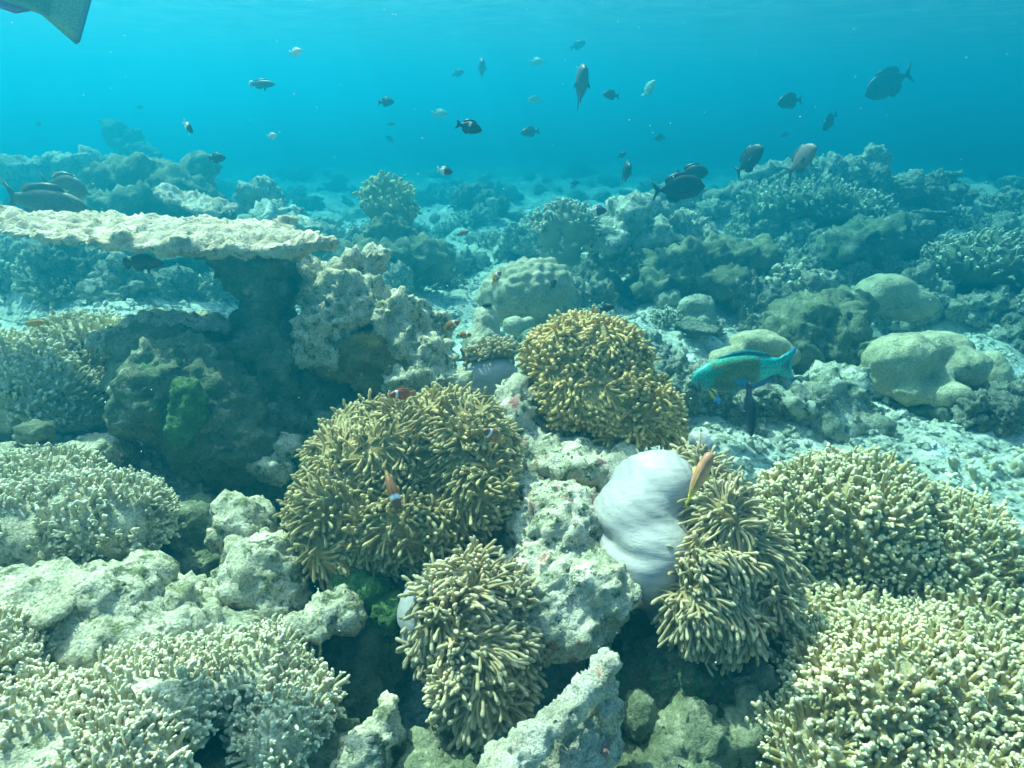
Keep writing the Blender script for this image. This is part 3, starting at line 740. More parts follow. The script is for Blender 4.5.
def clump_proto(k):
    r = random.Random(100 + k)
    lp = [lump((r.uniform(-.35, .35), r.uniform(-.35, .35), r.uniform(.05, .4)), [r.uniform(.15, .42) for _ in range(3)], r.uniform(-40, 40), r.uniform(0, 180)) for _ in range(r.randint(4, 7))]
    V, N, Fq = organic(lp, .035, craggy(.14, .32, .09), 7.0 * k)
    return raw_mesh("coral_clump", V, [Fq], M["mid_rock"])
def boulder_proto(k):
    r = random.Random(200 + k)
    lp = [lump((r.uniform(-.2, .2), r.uniform(-.2, .2), .1), (r.uniform(.3, .5), r.uniform(.3, .5), r.uniform(.25, .4))) for _ in range(3)]
    V, N, Fq = organic(lp, .04, (lambda P: .09 * (.5 - worley(P / .22)), lambda P: .04 * fbm(P / .3, 2)), 5.0 * k)
    return raw_mesh("boulder_coral", V, [Fq], M["mid_boulder"])
def bush_proto(k):
    r = random.Random(300 + k); g = np.random.RandomState(300 + k)
    lp = [lump((r.uniform(-.2, .2), r.uniform(-.2, .2), .05), (r.uniform(.22, .36), r.uniform(.22, .36), r.uniform(.2, .32))) for _ in range(3)]
    V, N, Fq = organic(lp, .05, (lambda P: .05 * fbm(P / .3, 2),), 5.0 * k)
    V2, F2, C2 = finger_field(V, N, .085 + .02 * (k % 3), .20, .033 + .006 * (k % 2), N[:, 2] > -.2, .35, 2, 4, 5, rng=g, spread=.5)
    C1 = np.tile([0.0, .5, 0], (len(V), 1))
    return raw_mesh("branching_coral", np.concatenate([V, V2]), [np.concatenate([Fq, F2 + len(V)])] if Fq.shape[1] == 4 else [Fq, F2 + len(V)], M["mid_finger"], np.concatenate([C1, C2]))
def shelf_proto(k):
    r = random.Random(400 + k)
    lp = [lump((0, 0, .3), (.5, .42, .05), r.uniform(-14, 14)), lump((.15, .1, .32), (.4, .35, .045), r.uniform(-14, 14)), lump((0, 0, .1), (.16, .16, .25))]
    V, N, Fq = organic(lp, .032, craggy(.05, .16, .035), 5.0 * k)
    return raw_mesh("plate_coral", V, [Fq], M["mid_rock"])

KINDS = [
 ("coral_clump", clump_proto, 9, 298, (.12, .34), "rubbly pale coral clump, one of many alike on the hazy mid reef", "corals scattered over the mid reef", "coral"),
 ("branching_coral", bush_proto, 6, 280, (.09, .26), "little branching coral bush, one of many alike on the hazy mid reef", "small bushes on the mid reef", "coral"),
 ("boulder_coral", boulder_proto, 5, 80, (.08, .22), "small rounded coral boulder, one of many alike on the hazy mid reef", "small boulders on the mid reef", "coral"),
 ("plate_coral", shelf_proto, 4, 26, (.16, .34), "little shelf of plate coral, one of several alike on the hazy mid reef", "small shelves on the mid reef", "coral"),
]
hero = [(530, 290, 52, 42), (745, 370, 60, 30), (930, 372, 75, 45), (485, 330, 22, 34), (562, 228, 34, 28), (388, 210, 34, 40), (697, 312, 24, 20)]
srng = random.Random(77)
for nm, fn, nvar, count, (s0, s1), lb, gp, ct in KINDS:
    protos = [fn(k) for k in range(nvar)]
    made = 0; tries = 0
    used = set()
    while made < count and tries < 9000:
        tries += 1
        py = 150 + 270 * srng.random() ** 1.25; px = srng.uniform(-30, 1054)
        if py > 300 and px < 500: continue
        if any(abs(px - a) < w and abs(py - b_) < h for a, b_, w, h in hero): continue
        d = ground_hit(px, py)
        if d is None or d < 2.0 or d > 16: continue
        p = at(px, py, d)
        k = srng.randrange(nvar)
        s = srng.uniform(s0, s1) * (1.0 if d > 3 else .62) * (1.25 if d > 6 else 1)
        o = bpy.data.objects.new(nm, protos[k]) if k not in used else None
        if o is None:
            o = first_of[k].copy()
        else:
            if not used: first_of = {}
            used.add(k); first_of[k] = o
        COL.objects.link(o)
        o.location = p - Vector((0, 0, s * .05)); o.scale = (s, s, s * srng.uniform(.75, 1.25)); o.rotation_euler = (srng.uniform(-.25, .25), srng.uniform(-.25, .25), srng.uniform(0, 6.28))
        tag(o, lb, ct, gp); made += 1

# loose coral rubble on the bottom (uncountable)
def rubble():
    g = np.random.RandomState(21)
    n = 15000
    d = 1.5 + 6.5 * g.rand(n) ** 1.5
    x = (g.rand(n) - .5) * 1.7 * d; y = d
    z = seabed_z(x, y)
    D = unit(np.stack([g.normal(size=n), g.normal(size=n), .25 * g.normal(size=n)], 1))
    Ln = (.007 + .026 * g.rand(n) ** 1.6) * (1 + .12 * d); rad = Ln * (.18 + .3 * g.rand(n))
    t = np.linspace(-.5, .5, 4)
    bend = g.normal(0, .3, (n, 3))
    P = np.stack([x, y, z + rad * .4], 1)
    path = P[:, None] + (D[:, None] * t[None, :, None] + bend[:, None] * (t ** 2)[None, :, None]) * Ln[:, None, None]
    V, Fq, tt = tubes(path, rad[:, None] * np.array([.25, 1, .95, .2])[None] * (.8 + .4 * g.rand(n, 4)), 5)
    tag(link("coral_rubble", raw_mesh("coral_rubble", V, [Fq], M["rubble"], smooth=False)), "loose pale coral rubble strewn over the seabed", "rubble", None, "stuff")
rubble()

# ------------------------------------------------------------------ anemones
def tentacles(V, N, dist, length, rad, keep, flow=.9, droop=.3, radial=.8, fscale=.13, seed=0, K=7, sides=7, bulb=1.3, pull=None, wob=.25):
    g = np.random.RandomState(seed)
    ii = poisson(V, N, dist, keep, rng=g)
    P, D0 = V[ii], N[ii]; n = len(ii)
    q = P / fscale + seed * 3.7
    fl = np.stack([fbm(q, 2), fbm(q + 31.4, 2), fbm(q + 77.7, 2)], 1) * 1.5
    fl = fl - D0 * (fl * D0).sum(1)[:, None]
    D = unit(D0 * radial + fl * flow + g.normal(0, wob, (n, 3)) + (0 if pull is None else np.array(pull) * .5))
    Ln = length * (.6 + .75 * g.rand(n))
    curl = g.normal(0, .62, (n, 3)) + fl * .4 + np.array([0, 0, -droop]) + (0 if pull is None else np.array(pull))
    pts = [P - D0 * rad * 1.5]; d = D.copy()
    for k in range(K - 1):
        pts.append(pts[-1] + d * (Ln / (K - 1))[:, None]); d = unit(d + curl * (1.1 / (K - 1)))
    path = np.stack(pts, 1)
    t = np.linspace(0, 1, K)
    prof = np.interp(t, [0, .3, .65, .8, .93, 1], [1.0, .86, .84, bulb, bulb * .95, .15])
    r = rad * (.82 + .36 * g.rand(n))
    # finer steps near the tip so that it is round
    tn = np.array([0, .22, .44, .64, .78, .87, .94, .985, 1.0]); pr = np.interp(tn, [0, .3, .68, .82, .92, .97, 1], [1, .95, .92, bulb, bulb * .95, bulb * .62, .1])
    seg = np.clip((tn * (K - 1)).astype(int), 0, K - 2); fr = tn * (K - 1) - seg
    fine = path[:, seg] * (1 - fr)[None, :, None] + path[:, seg + 1] * fr[None, :, None]
    V2, F2, _ = tubes(fine, r[:, None] * pr[None], sides)
    tt = np.broadcast_to(tn[None, :, None], (n, len(tn), sides)).reshape(-1)
    rn = np.repeat(g.rand(n), len(tn) * sides)
    return V2, F2, np.stack([tt, rn, np.zeros_like(rn)], 1)

def anemone(label, discs, cols, vox, tmat, tk, fold=None, keep=None, group=None):
    V, N, Fq = organic(discs, vox, (lambda P: .012 * fbm(P / .09, 3), lambda P: .010 * fbm(P / .2, 2)))
    allz = [V[:, 2].min()] + [(c[2] - max(r)) for c, r, _ in cols]
    c = np.array([V[:, 0].mean(), V[:, 1].mean(), min(allz)])
    root = empty("sea_anemone", c); tag(root, label, "anemone", group)
    link("oral_disc", raw_mesh("oral_disc", V - c, [Fq], M["disc"]), root)
    if cols: solid("column", cols, vox, fold or (), M["column"], root)
    kp = (N[:, 2] > -.35) if keep is None else keep(V, N)
    V2, F2, C2 = tentacles(V, N, keep=kp, **tk)
    link("tentacle_crown", raw_mesh("tentacle_crown", V2 - c, [F2], tmat, C2), root)
    return root

def folds(cpx, amp=.0016, k=60):
    c = np.array(cpx)
    def f(P):
        a = np.arctan2(P[:, 2] - c[2], P[:, 0] - c[0] - .12)
        return amp * np.sin(a * k + 2.5 * perlin(P / .10)) * np.clip(.35 + fbm(P / .12, 2), 0, 1) - .012 * np.exp(-((P[:, 2] - c[2] - .012 - .3 * (P[:, 0] - c[0] + .1) ** 2) / .010) ** 2) * np.clip(-(P[:, 0] - c[0]) * 14, 0, 1)
    return (f, lambda P: .006 * fbm(P / .14, 2))

anemone("big olive anemone with long swept tentacles and three clownfish, left of the crusted rock",
        [E(395, 462, 1.42, 84, 56, .16), E(345, 505, 1.36, 48, 54, .13), E(455, 455, 1.42, 56, 58, .14), E(400, 520, 1.34, 76, 44, .13), E(475, 490, 1.36, 38, 48, .11), E(345, 545, 1.32, 36, 30, .1)],
        [E(400, 540, 1.45, 80, 50, .14)], .009, M["tent_olive"],
        dict(dist=.0040, length=.036, rad=.0026, flow=1.7, droop=.5, radial=.42, fscale=.10, seed=1, wob=.38), keep=lambda V, N: N[:, 2] > -.7)
anemone("golden anemone with short bubble tipped tentacles, behind the crusted rock",
        [E(588, 360, 1.66, 62, 44, .14), E(600, 395, 1.62, 62, 40, .13), E(640, 412, 1.62, 36, 30, .11), E(570, 360, 1.68, 40, 34, .12), E(662, 430, 1.60, 20, 18, .08), E(622, 432, 1.58, 34, 18, .08)],
        [E(610, 425, 1.68, 50, 30, .1)], .010, M["tent_gold"],
        dict(dist=.0060, length=.029, rad=.0035, flow=1.4, droop=.25, radial=.5, wob=.4, fscale=.10, seed=2, bulb=1.22), keep=lambda V, N: N[:, 2] > -.8)
rp = at(655, 535, 1.26)
anemone("anemone with a swollen white column and tan tentacles draped down its right side",
        [E(700, 480, 1.31, 14, 26, .05, 20), E(690, 462, 1.34, 18, 8, .05, -20), E(716, 522, 1.25, 30, 38, .09, 25), E(748, 560, 1.27, 34, 40, .09, 25), E(714, 572, 1.19, 32, 40, .07, -8), E(750, 592, 1.23, 32, 32, .07), E(702, 612, 1.16, 26, 30, .05), E(728, 618, 1.16, 26, 28, .05)],
        [E(636, 518, 1.29, 46, 46, .10, -30), E(656, 490, 1.32, 50, 40, .10, 10), E(648, 556, 1.26, 52, 54, .10, -20), E(690, 520, 1.36, 50, 66, .11), E(678, 590, 1.28, 42, 42, .09), E(702, 446, 1.5, 11, 20, .04, 38)],
        .0075, M["tent_tan"],
        dict(dist=.0042, length=.040, rad=.0025, wob=.30, flow=1.0, droop=.8, radial=.42, fscale=.12, seed=3, pull=(-.05, -.05, -.25)),
        fold=folds(rp), keep=lambda V, N: (N[:, 2] > -.6))
anemone("small grey brown anemone with star of tentacles and pale column, lowest of the anemones",
        [E(470, 605, 1.16, 48, 42, .09), E(482, 650, 1.12, 44, 44, .08), E(478, 690, 1.08, 36, 26, .06), E(440, 620, 1.15, 24, 40, .06)],
        [E(432, 628, 1.19, 32, 50, .07, 14), E(446, 605, 1.2, 36, 40, .07)], .007, M["tent_tan"],
        dict(dist=.0043, length=.042, rad=.0027, wob=.32, flow=1.3, droop=.55, radial=.48, fscale=.09, seed=4, pull=(.05, -.1, -.12)),
        fold=folds(at(432, 628, 1.19), .0015), keep=lambda V, N: (N[:, 2] > -.7))
anemone("little mauve anemone with a short fringe of tentacles, in front of the hump shaped sponge",
        [E(487, 354, 1.92, 28, 9, .07, 14), E(505, 350, 1.92, 12, 8, .05)],
        [E(488, 378, 1.90, 32, 22, .08, 8), E(478, 386, 1.88, 20, 16, .06)], .008, M["tent_tan"],
        dict(dist=.0095, length=.028, rad=.0040, flow=.6, droop=.3, radial=.8, fscale=.1, seed=5), fold=folds(at(487, 380, 1.9), .002))

# ------------------------------------------------------------------ fish
def fish_mesh(name, prof, cfn, tail, dorsal, anal, pect=True, mat=None, width=.5, eye=(.37, .035, .016), pelvic=True):
    """one continuous body, head at +X, length 1; prof: (x, top, bottom, halfwidth)"""
    prof = np.array(prof, float); nx, ns = 30, 16
    xs = np.interp(np.linspace(0, 1, nx), np.linspace(0, 1, len(prof)), prof[:, 0])
    o = np.argsort(prof[:, 0]); top = np.interp(xs, prof[o, 0], prof[o, 1]); bot = np.interp(xs, prof[o, 0], prof[o, 2]); wd = np.interp(xs, prof[o, 0], prof[o, 3])
    def sm(a):
        b_ = a.copy(); b_[1:-1] = .25 * a[:-2] + .5 * a[1:-1] + .25 * a[2:]; return b_
    for _ in range(2): top, bot, wd = sm(top), sm(bot), sm(wd)
    an = np.arange(ns) / ns * 2 * np.pi
    V = []
    for i in range(nx):
        mid = (top[i] + bot[i]) / 2; hh = (top[i] - bot[i]) / 2
        V.append(np.stack([np.full(ns, xs[i]), wd[i] * np.cos(an), mid + hh * np.sin(an)], 1))
    V = np.concatenate(V)
    b0 = np.arange(nx - 1)[:, None] * ns; s = np.arange(ns)[None]; s2 = ((np.arange(ns) + 1) % ns)[None]
    F = [np.stack([b0 + s, b0 + s2, b0 + ns + s2, b0 + ns + s], -1).reshape(-1, 4)]
    V = np.concatenate([V, [[xs[0] + .004, 0, (top[0] + bot[0]) / 2], [xs[-1], 0, (top[-1] + bot[-1]) / 2]]])
    a, b_ = nx * ns, nx * ns + 1
    F.append(np.stack([np.full(ns, a), (np.arange(ns) + 1) % ns, np.arange(ns)], 1)); l0 = (nx - 1) * ns
    F.append(np.stack([np.full(ns, b_), l0 + np.arange(ns), l0 + (np.arange(ns) + 1) % ns], 1))
    C = np.array([cfn(p[0], p[1], p[2], 'body') for p in V])
    Vs, Fs, Cs = [V], F, [C]; n = len(V)
    def fin(poly, kind, th=.010, y0=0, tiltY=0):
        nonlocal n
        poly = np.array(poly, float); k = len(poly); cx = poly.mean(0)
        inner = cx + (poly - cx) * .6
        rows = []
        for sgn in (1, -1):
            rows.append(np.stack([inner[:, 0], np.full(k, sgn * th), inner[:, 1]], 1))
        edge = np.stack([poly[:, 0], np.zeros(k), poly[:, 1]], 1)
        W = np.concatenate([rows[0], rows[1], edge, [[cx[0], th, cx[1]], [cx[0], -th, cx[1]]]])
        W[:, 1] += y0 + tiltY * (W[:, 2] - poly[0, 1])
        j = np.arange(k); j2 = (j + 1) % k
        q = np.concatenate([np.stack([j, j2, 2 * k + j2, 2 * k + j], 1), np.stack([k + j2, k + j, 2 * k + j, 2 * k + j2], 1)])
        tr = np.concatenate([np.stack([np.full(k, 3 * k), j2, j], 1), np.stack([np.full(k, 3 * k + 1), k + j, k + j2], 1)])
        Vs.append(W); Fs.append(q + n); Fs.append(tr + n); Cs.append(np.array([cfn(p[0], p[1], p[2], kind) for p in W])); n += len(W)
    fin(tail, 'tail'); fin(dorsal, 'dorsal'); fin(anal, 'anal')
    if pelvic: fin([(.16, -.10), (.10, -.24), (.05, -.20), (.06, -.12)], 'pelvic', .006)
    if pect:
        w0 = float(np.interp(.18, xs[::-1], wd[::-1])) * .9
        for sg in (1, -1):
            fin([(.19, -.02), (.10, .02), (.02, -.02), (.03, -.10), (.12, -.09)], 'pect', .005, sg * w0, -sg * .55)
    ev, ef = ico(2)
    w1 = float(np.interp(eye[0], xs[::-1], wd[::-1]))
    for sg in (1, -1):
        W = ev * eye[2] * np.array([1, .5, 1]) + np.array([eye[0], sg * w1 * .93, eye[1]])
        Vs.append(W); Fs.append(ef + n); n += len(W)
        Cs.append(np.where((np.abs(W[:, 1]) > w1 * .93 + eye[2] * .34)[:, None], (.01, .01, .01), (.25, .22, .12)))
    tri = np.concatenate([f for f in Fs if f.shape[1] == 3]); quad = np.concatenate([f for f in Fs if f.shape[1] == 4])
    return raw_mesh(name, np.concatenate(Vs), [quad, tri], mat or M["fish"], np.concatenate(Cs))

DAMSEL = [(.48, .0, -.03, .01), (.42, .09, -.09, .05), (.30, .17, -.16, .085), (.12, .225, -.21, .10), (-.05, .20, -.19, .085), (-.2, .11, -.11, .05), (-.29, .06, -.06, .025), (-.33, .055, -.055, .015)]
SURGEON = [(.49, -.02, -.05, .01), (.43, .10, -.11, .045), (.32, .19, -.19, .07), (.12, .245, -.235, .08), (-.08, .20, -.195, .065), (-.24, .08, -.08, .03), (-.33, .028, -.028, .014), (-.36, .035, -.035, .008)]
SLIM = [(.5, .0, -.02, .01), (.42, .06, -.07, .045), (.28, .11, -.115, .07), (.08, .13, -.135, .08), (-.12, .115, -.115, .065), (-.27, .07, -.07, .035), (-.35, .055, -.055, .02), (-.38, .055, -.055, .012)]
PARROT = [(.50, .02, -.04, .015), (.45, .075, -.085, .05), (.36, .125, -.14, .08), (.18, .165, -.185, .10), (-.02, .16, -.165, .09), (-.19, .11, -.10, .06), (-.29, .08, -.07, .035), (-.34, .08, -.075, .02)]
CLOWN = [(.49, .02, -.05, .04), (.46, .065, -.075, .065), (.40, .11, -.11, .085), (.30, .15, -.15, .10), (.12, .185, -.185, .115), (-.08, .155, -.155, .09), (-.22, .09, -.09, .05), (-.30, .07, -.07, .03), (-.33, .07, -.07, .02)]
T_FORK = [(-.30, .05), (-.37, .10), (-.50, .19), (-.44, .03), (-.44, -.03), (-.50, -.19), (-.37, -.10), (-.30, -.05)]
T_LUNATE = [(-.33, .03), (-.40, .10), (-.50, .22), (-.43, .06), (-.42, 0), (-.43, -.06), (-.50, -.22), (-.40, -.10), (-.33, -.03)]
T_ROUND = [(-.29, .06), (-.38, .12), (-.47, .10), (-.50, 0), (-.47, -.10), (-.38, -.12), (-.29, -.06)]
T_SQUARE = [(-.30, .07), (-.38, .11), (-.50, .17), (-.47, .06), (-.465, -.06), (-.50, -.17), (-.38, -.11), (-.30, -.065)]
D_LONG = [(.28, .15), (.20, .25), (.0, .27), (-.16, .23), (-.24, .16), (-.22, .07), (-.05, .13), (.12, .17)]
A_LONG = [(.06, -.19), (-.04, -.26), (-.16, -.22), (-.24, -.14), (-.21, -.06), (-.08, -.13)]
D_LOW = [(.28, .09), (.18, .17), (.0, .175), (-.2, .15), (-.29, .10), (-.26, .05), (-.05, .09), (.12, .10)]
A_LOW = [(.02, -.11), (-.06, -.17), (-.2, -.15), (-.29, -.09), (-.25, -.05), (-.08, -.09)]

def flat(c, fin=None, tailc=None):
    def f(x, y, z, kind):
        if kind == 'tail' and tailc: return tailc
        if kind in ('tail', 'dorsal', 'anal', 'pect', 'pelvic') and fin: return fin
        return c
    return f
def c_bicolor(x, y, z, kind):
    return (.85, .80, .72) if x < -.02 else (.05, .04, .035)
def c_spot(x, y, z, kind):
    if kind == 'body' and (x - .02) ** 2 + (z - .12) ** 2 < .05 ** 2: return (.95, .95, .9)
    return (.015, .015, .02)
def c_clown(main, fins, band=True):
    def f(x, y, z, kind):
        if kind in ('dorsal',): return tuple(.5 * a + .5 * b_ for a, b_ in zip(main, fins))
        if kind != 'body' or x < -.24: return fins
        if not band and x < -.1: return tuple(.5 * a + .5 * b_ for a, b_ in zip(main, fins))
        if band and .235 < x < .305: return (.88, .88, .92)
        if x > .30: return tuple(a * .75 for a in main)
        return main
    return f
def c_parrot(x, y, z, kind):
    if kind == 'tail':
        if abs(z) > .115: return (.04, .08, .50)
        if -.44 < x < -.405: return (.03, .07, .16)
        return (.03, .46, .42)
    if kind == 'dorsal': return (.03, .20, .24)
    if kind == 'anal': return (.03, .12, .42)
    if kind in ('pect', 'pelvic'): return (.08, .30, .42)
    if x < -.11 - .25 * (z * z) / .03 * .1: return (.03, .55, .47)
    if x > .36: return (.04, .44, .38) if z > -.03 else (.05, .28, .28)
    if z > .125: return (.07, .44, .30)
    if x > .28 and abs(z - .03) < .03: return (.04, .35, .22)
    return (.17, .22, .09) if z > -.04 else (.08, .14, .10)
def c_gparrot(x, y, z, kind):
    if kind == 'tail': return (.10, .22, .55) if x < -.472 else (.26, .42, .36)
    if kind in ('anal', 'pelvic'): return (.22, .16, .45)
    if kind == 'dorsal': return (.10, .25, .30)
    return (.24, .36, .30) if z > -.02 else (.14, .27, .28)

def fx(poly, sx=1, sz=1): return [(x, z * sz) for x, z in poly]
FM = {
 "damsel": fish_mesh("damselfish", DAMSEL, flat((.02, .022, .03)), T_FORK, D_LONG, A_LONG),
 "grey": fish_mesh("damselfish", DAMSEL, flat((.07, .07, .075), (.04, .04, .05)), T_FORK, D_LONG, A_LONG),
 "pale": fish_mesh("damselfish", DAMSEL, flat((.75, .72, .66), (.55, .6, .55)), T_FORK, D_LONG, A_LONG),
 "greenpale": fish_mesh("damselfish", DAMSEL, flat((.45, .58, .40), (.4, .5, .4)), T_FORK, D_LONG, A_LONG),
 "bicolor": fish_mesh("chromis", DAMSEL, c_bicolor, T_FORK, D_LONG, A_LONG),
 "spot": fish_mesh("dascyllus", DAMSEL, c_spot, T_FORK, D_LONG, A_LONG),
 "surgeon": fish_mesh("surgeonfish", SURGEON, flat((.025, .024, .028), (.02, .02, .03)), T_LUNATE, fx(D_LONG, 1, 1.06), fx(A_LONG, 1, 1.08)),
 "brown": fish_mesh("surgeonfish", fx(SURGEON) if False else SURGEON, lambda x, y, z, k: (.75, .68, .40) if k in ("pect", "pelvic") else (.19, .145, .10), T_LUNATE, fx(D_LONG, 1, 1.04), fx(A_LONG, 1, 1.06)),
 "brownslim": fish_mesh("surgeonfish", [(x, z * 1.15, b_ * 1.15, w) for x, z, b_, w in SLIM], flat((.15, .12, .09), (.11, .09, .07)), T_LUNATE, fx(D_LOW, 1, 1.2), fx(A_LOW, 1, 1.2)),
 "pink": fish_mesh("surgeonfish", SURGEON, flat((.24, .17, .15), (.06, .05, .06)), T_FORK, fx(D_LONG, 1, 1.06), fx(A_LONG, 1, 1.08)),
 "wrasse": fish_mesh("wrasse", SLIM, flat((.07, .06, .06), (.03, .06, .06), (.5, .45, .35)), T_ROUND, D_LOW, A_LOW),
 "redslim": fish_mesh("wrasse", SLIM, flat((.30, .09, .06), (.35, .14, .06)), T_ROUND, D_LOW, A_LOW),
 "blueslim": fish_mesh("wrasse", [(x, z * 1.3, b_ * 1.3, w * 1.1) for x, z, b_, w in SLIM], flat((.014, .014, .035), (.014, .014, .04)), T_ROUND, D_LOW, A_LOW),
 "darkslim": fish_mesh("wrasse", SLIM, flat((.05, .05, .04), (.04, .04, .035)), T_ROUND, D_LOW, A_LOW),
 "cleaner": fish_mesh("wrasse", SLIM, lambda x, y, z, k: (.04, .30, .75) if x < 0 else ((.02, .02, .03) if abs(z) < .035 else (.55, .55, .10)), T_ROUND, D_LOW, A_LOW),
 "orange": fish_mesh("wrasse", SLIM, flat((.62, .30, .05), (.6, .42, .08)), T_ROUND, D_LOW, A_LOW),
 "clown_red": fish_mesh("clownfish", CLOWN, c_clown((.42, .09, .03), (.55, .22, .05)), T_ROUND, fx(D_LONG, 1, .82), fx(A_LONG, 1, .86), mat=M["smooth_fish"]),
 "clown_brown": fish_mesh("clownfish", CLOWN, c_clown((.30, .12, .06), (.50, .30, .06)), T_ROUND, fx(D_LONG, 1, .82), fx(A_LONG, 1, .86), mat=M["smooth_fish"]),
 "clown_orange": fish_mesh("clownfish", CLOWN, c_clown((.42, .17, .04), (.68, .50, .06)), T_ROUND, fx(D_LONG, 1, .82), fx(A_LONG, 1, .86), mat=M["smooth_fish"]),
 "clown_pink": fish_mesh("clownfish", CLOWN, c_clown((.66, .30, .17), (.80, .66, .05), False), T_ROUND, fx(D_LONG, 1, .82), fx(A_LONG, 1, .86), mat=M["smooth_fish"]),
 "parrot": fish_mesh("parrotfish", PARROT, c_parrot, T_SQUARE, fx([(.30, .12), (.24, .175), (.12, .195), (.0, .195), (-.12, .17), (-.2, .14), (-.24, .11), (-.22, .07), (-.05, .12), (.12, .13)]), fx(A_LOW, 1, 1.1), mat=M["parrot"], eye=(.40, .045, .011)),
 "gparrot": fish_mesh("parrotfish", [(.50, .02, -.04, .015), (.45, .075, -.085, .05), (.36, .125, -.14, .08), (.18, .165, -.185, .10), (-.02, .165, -.17, .09), (-.19, .13, -.13, .06), (-.29, .115, -.115, .04), (-.34, .11, -.11, .02)], c_gparrot,
                      [(-.26, .10), (-.34, .125), (-.42, .15), (-.485, .17), (-.50, .15), (-.50, .05), (-.50, -.05), (-.50, -.15), (-.485, -.17), (-.42, -.15), (-.34, -.125), (-.26, -.10)],
                      fx([(.30, .12), (.22, .20), (.0, .215), (-.16, .18), (-.24, .12), (-.22, .07), (-.05, .12), (.12, .13)]), fx(A_LOW, 1, 1.1), mat=M["gparrot"]),
}
FNAME = {"damsel": "damselfish", "grey": "damselfish", "pale": "damselfish", "greenpale": "damselfish", "bicolor": "chromis", "spot": "dascyllus", "surgeon": "surgeonfish", "brown": "surgeonfish", "brownslim": "surgeonfish", "pink": "surgeonfish",
         "wrasse": "wrasse", "redslim": "wrasse", "blueslim": "wrasse", "darkslim": "wrasse", "cleaner": "wrasse", "orange": "wrasse", "clown_red": "clownfish", "clown_brown": "clownfish", "clown_orange": "clownfish",
         "clown_pink": "clownfish", "parrot": "parrotfish", "gparrot": "parrotfish"}
HAZY = "small dark fish, one of several faint alike specks in the blue water"
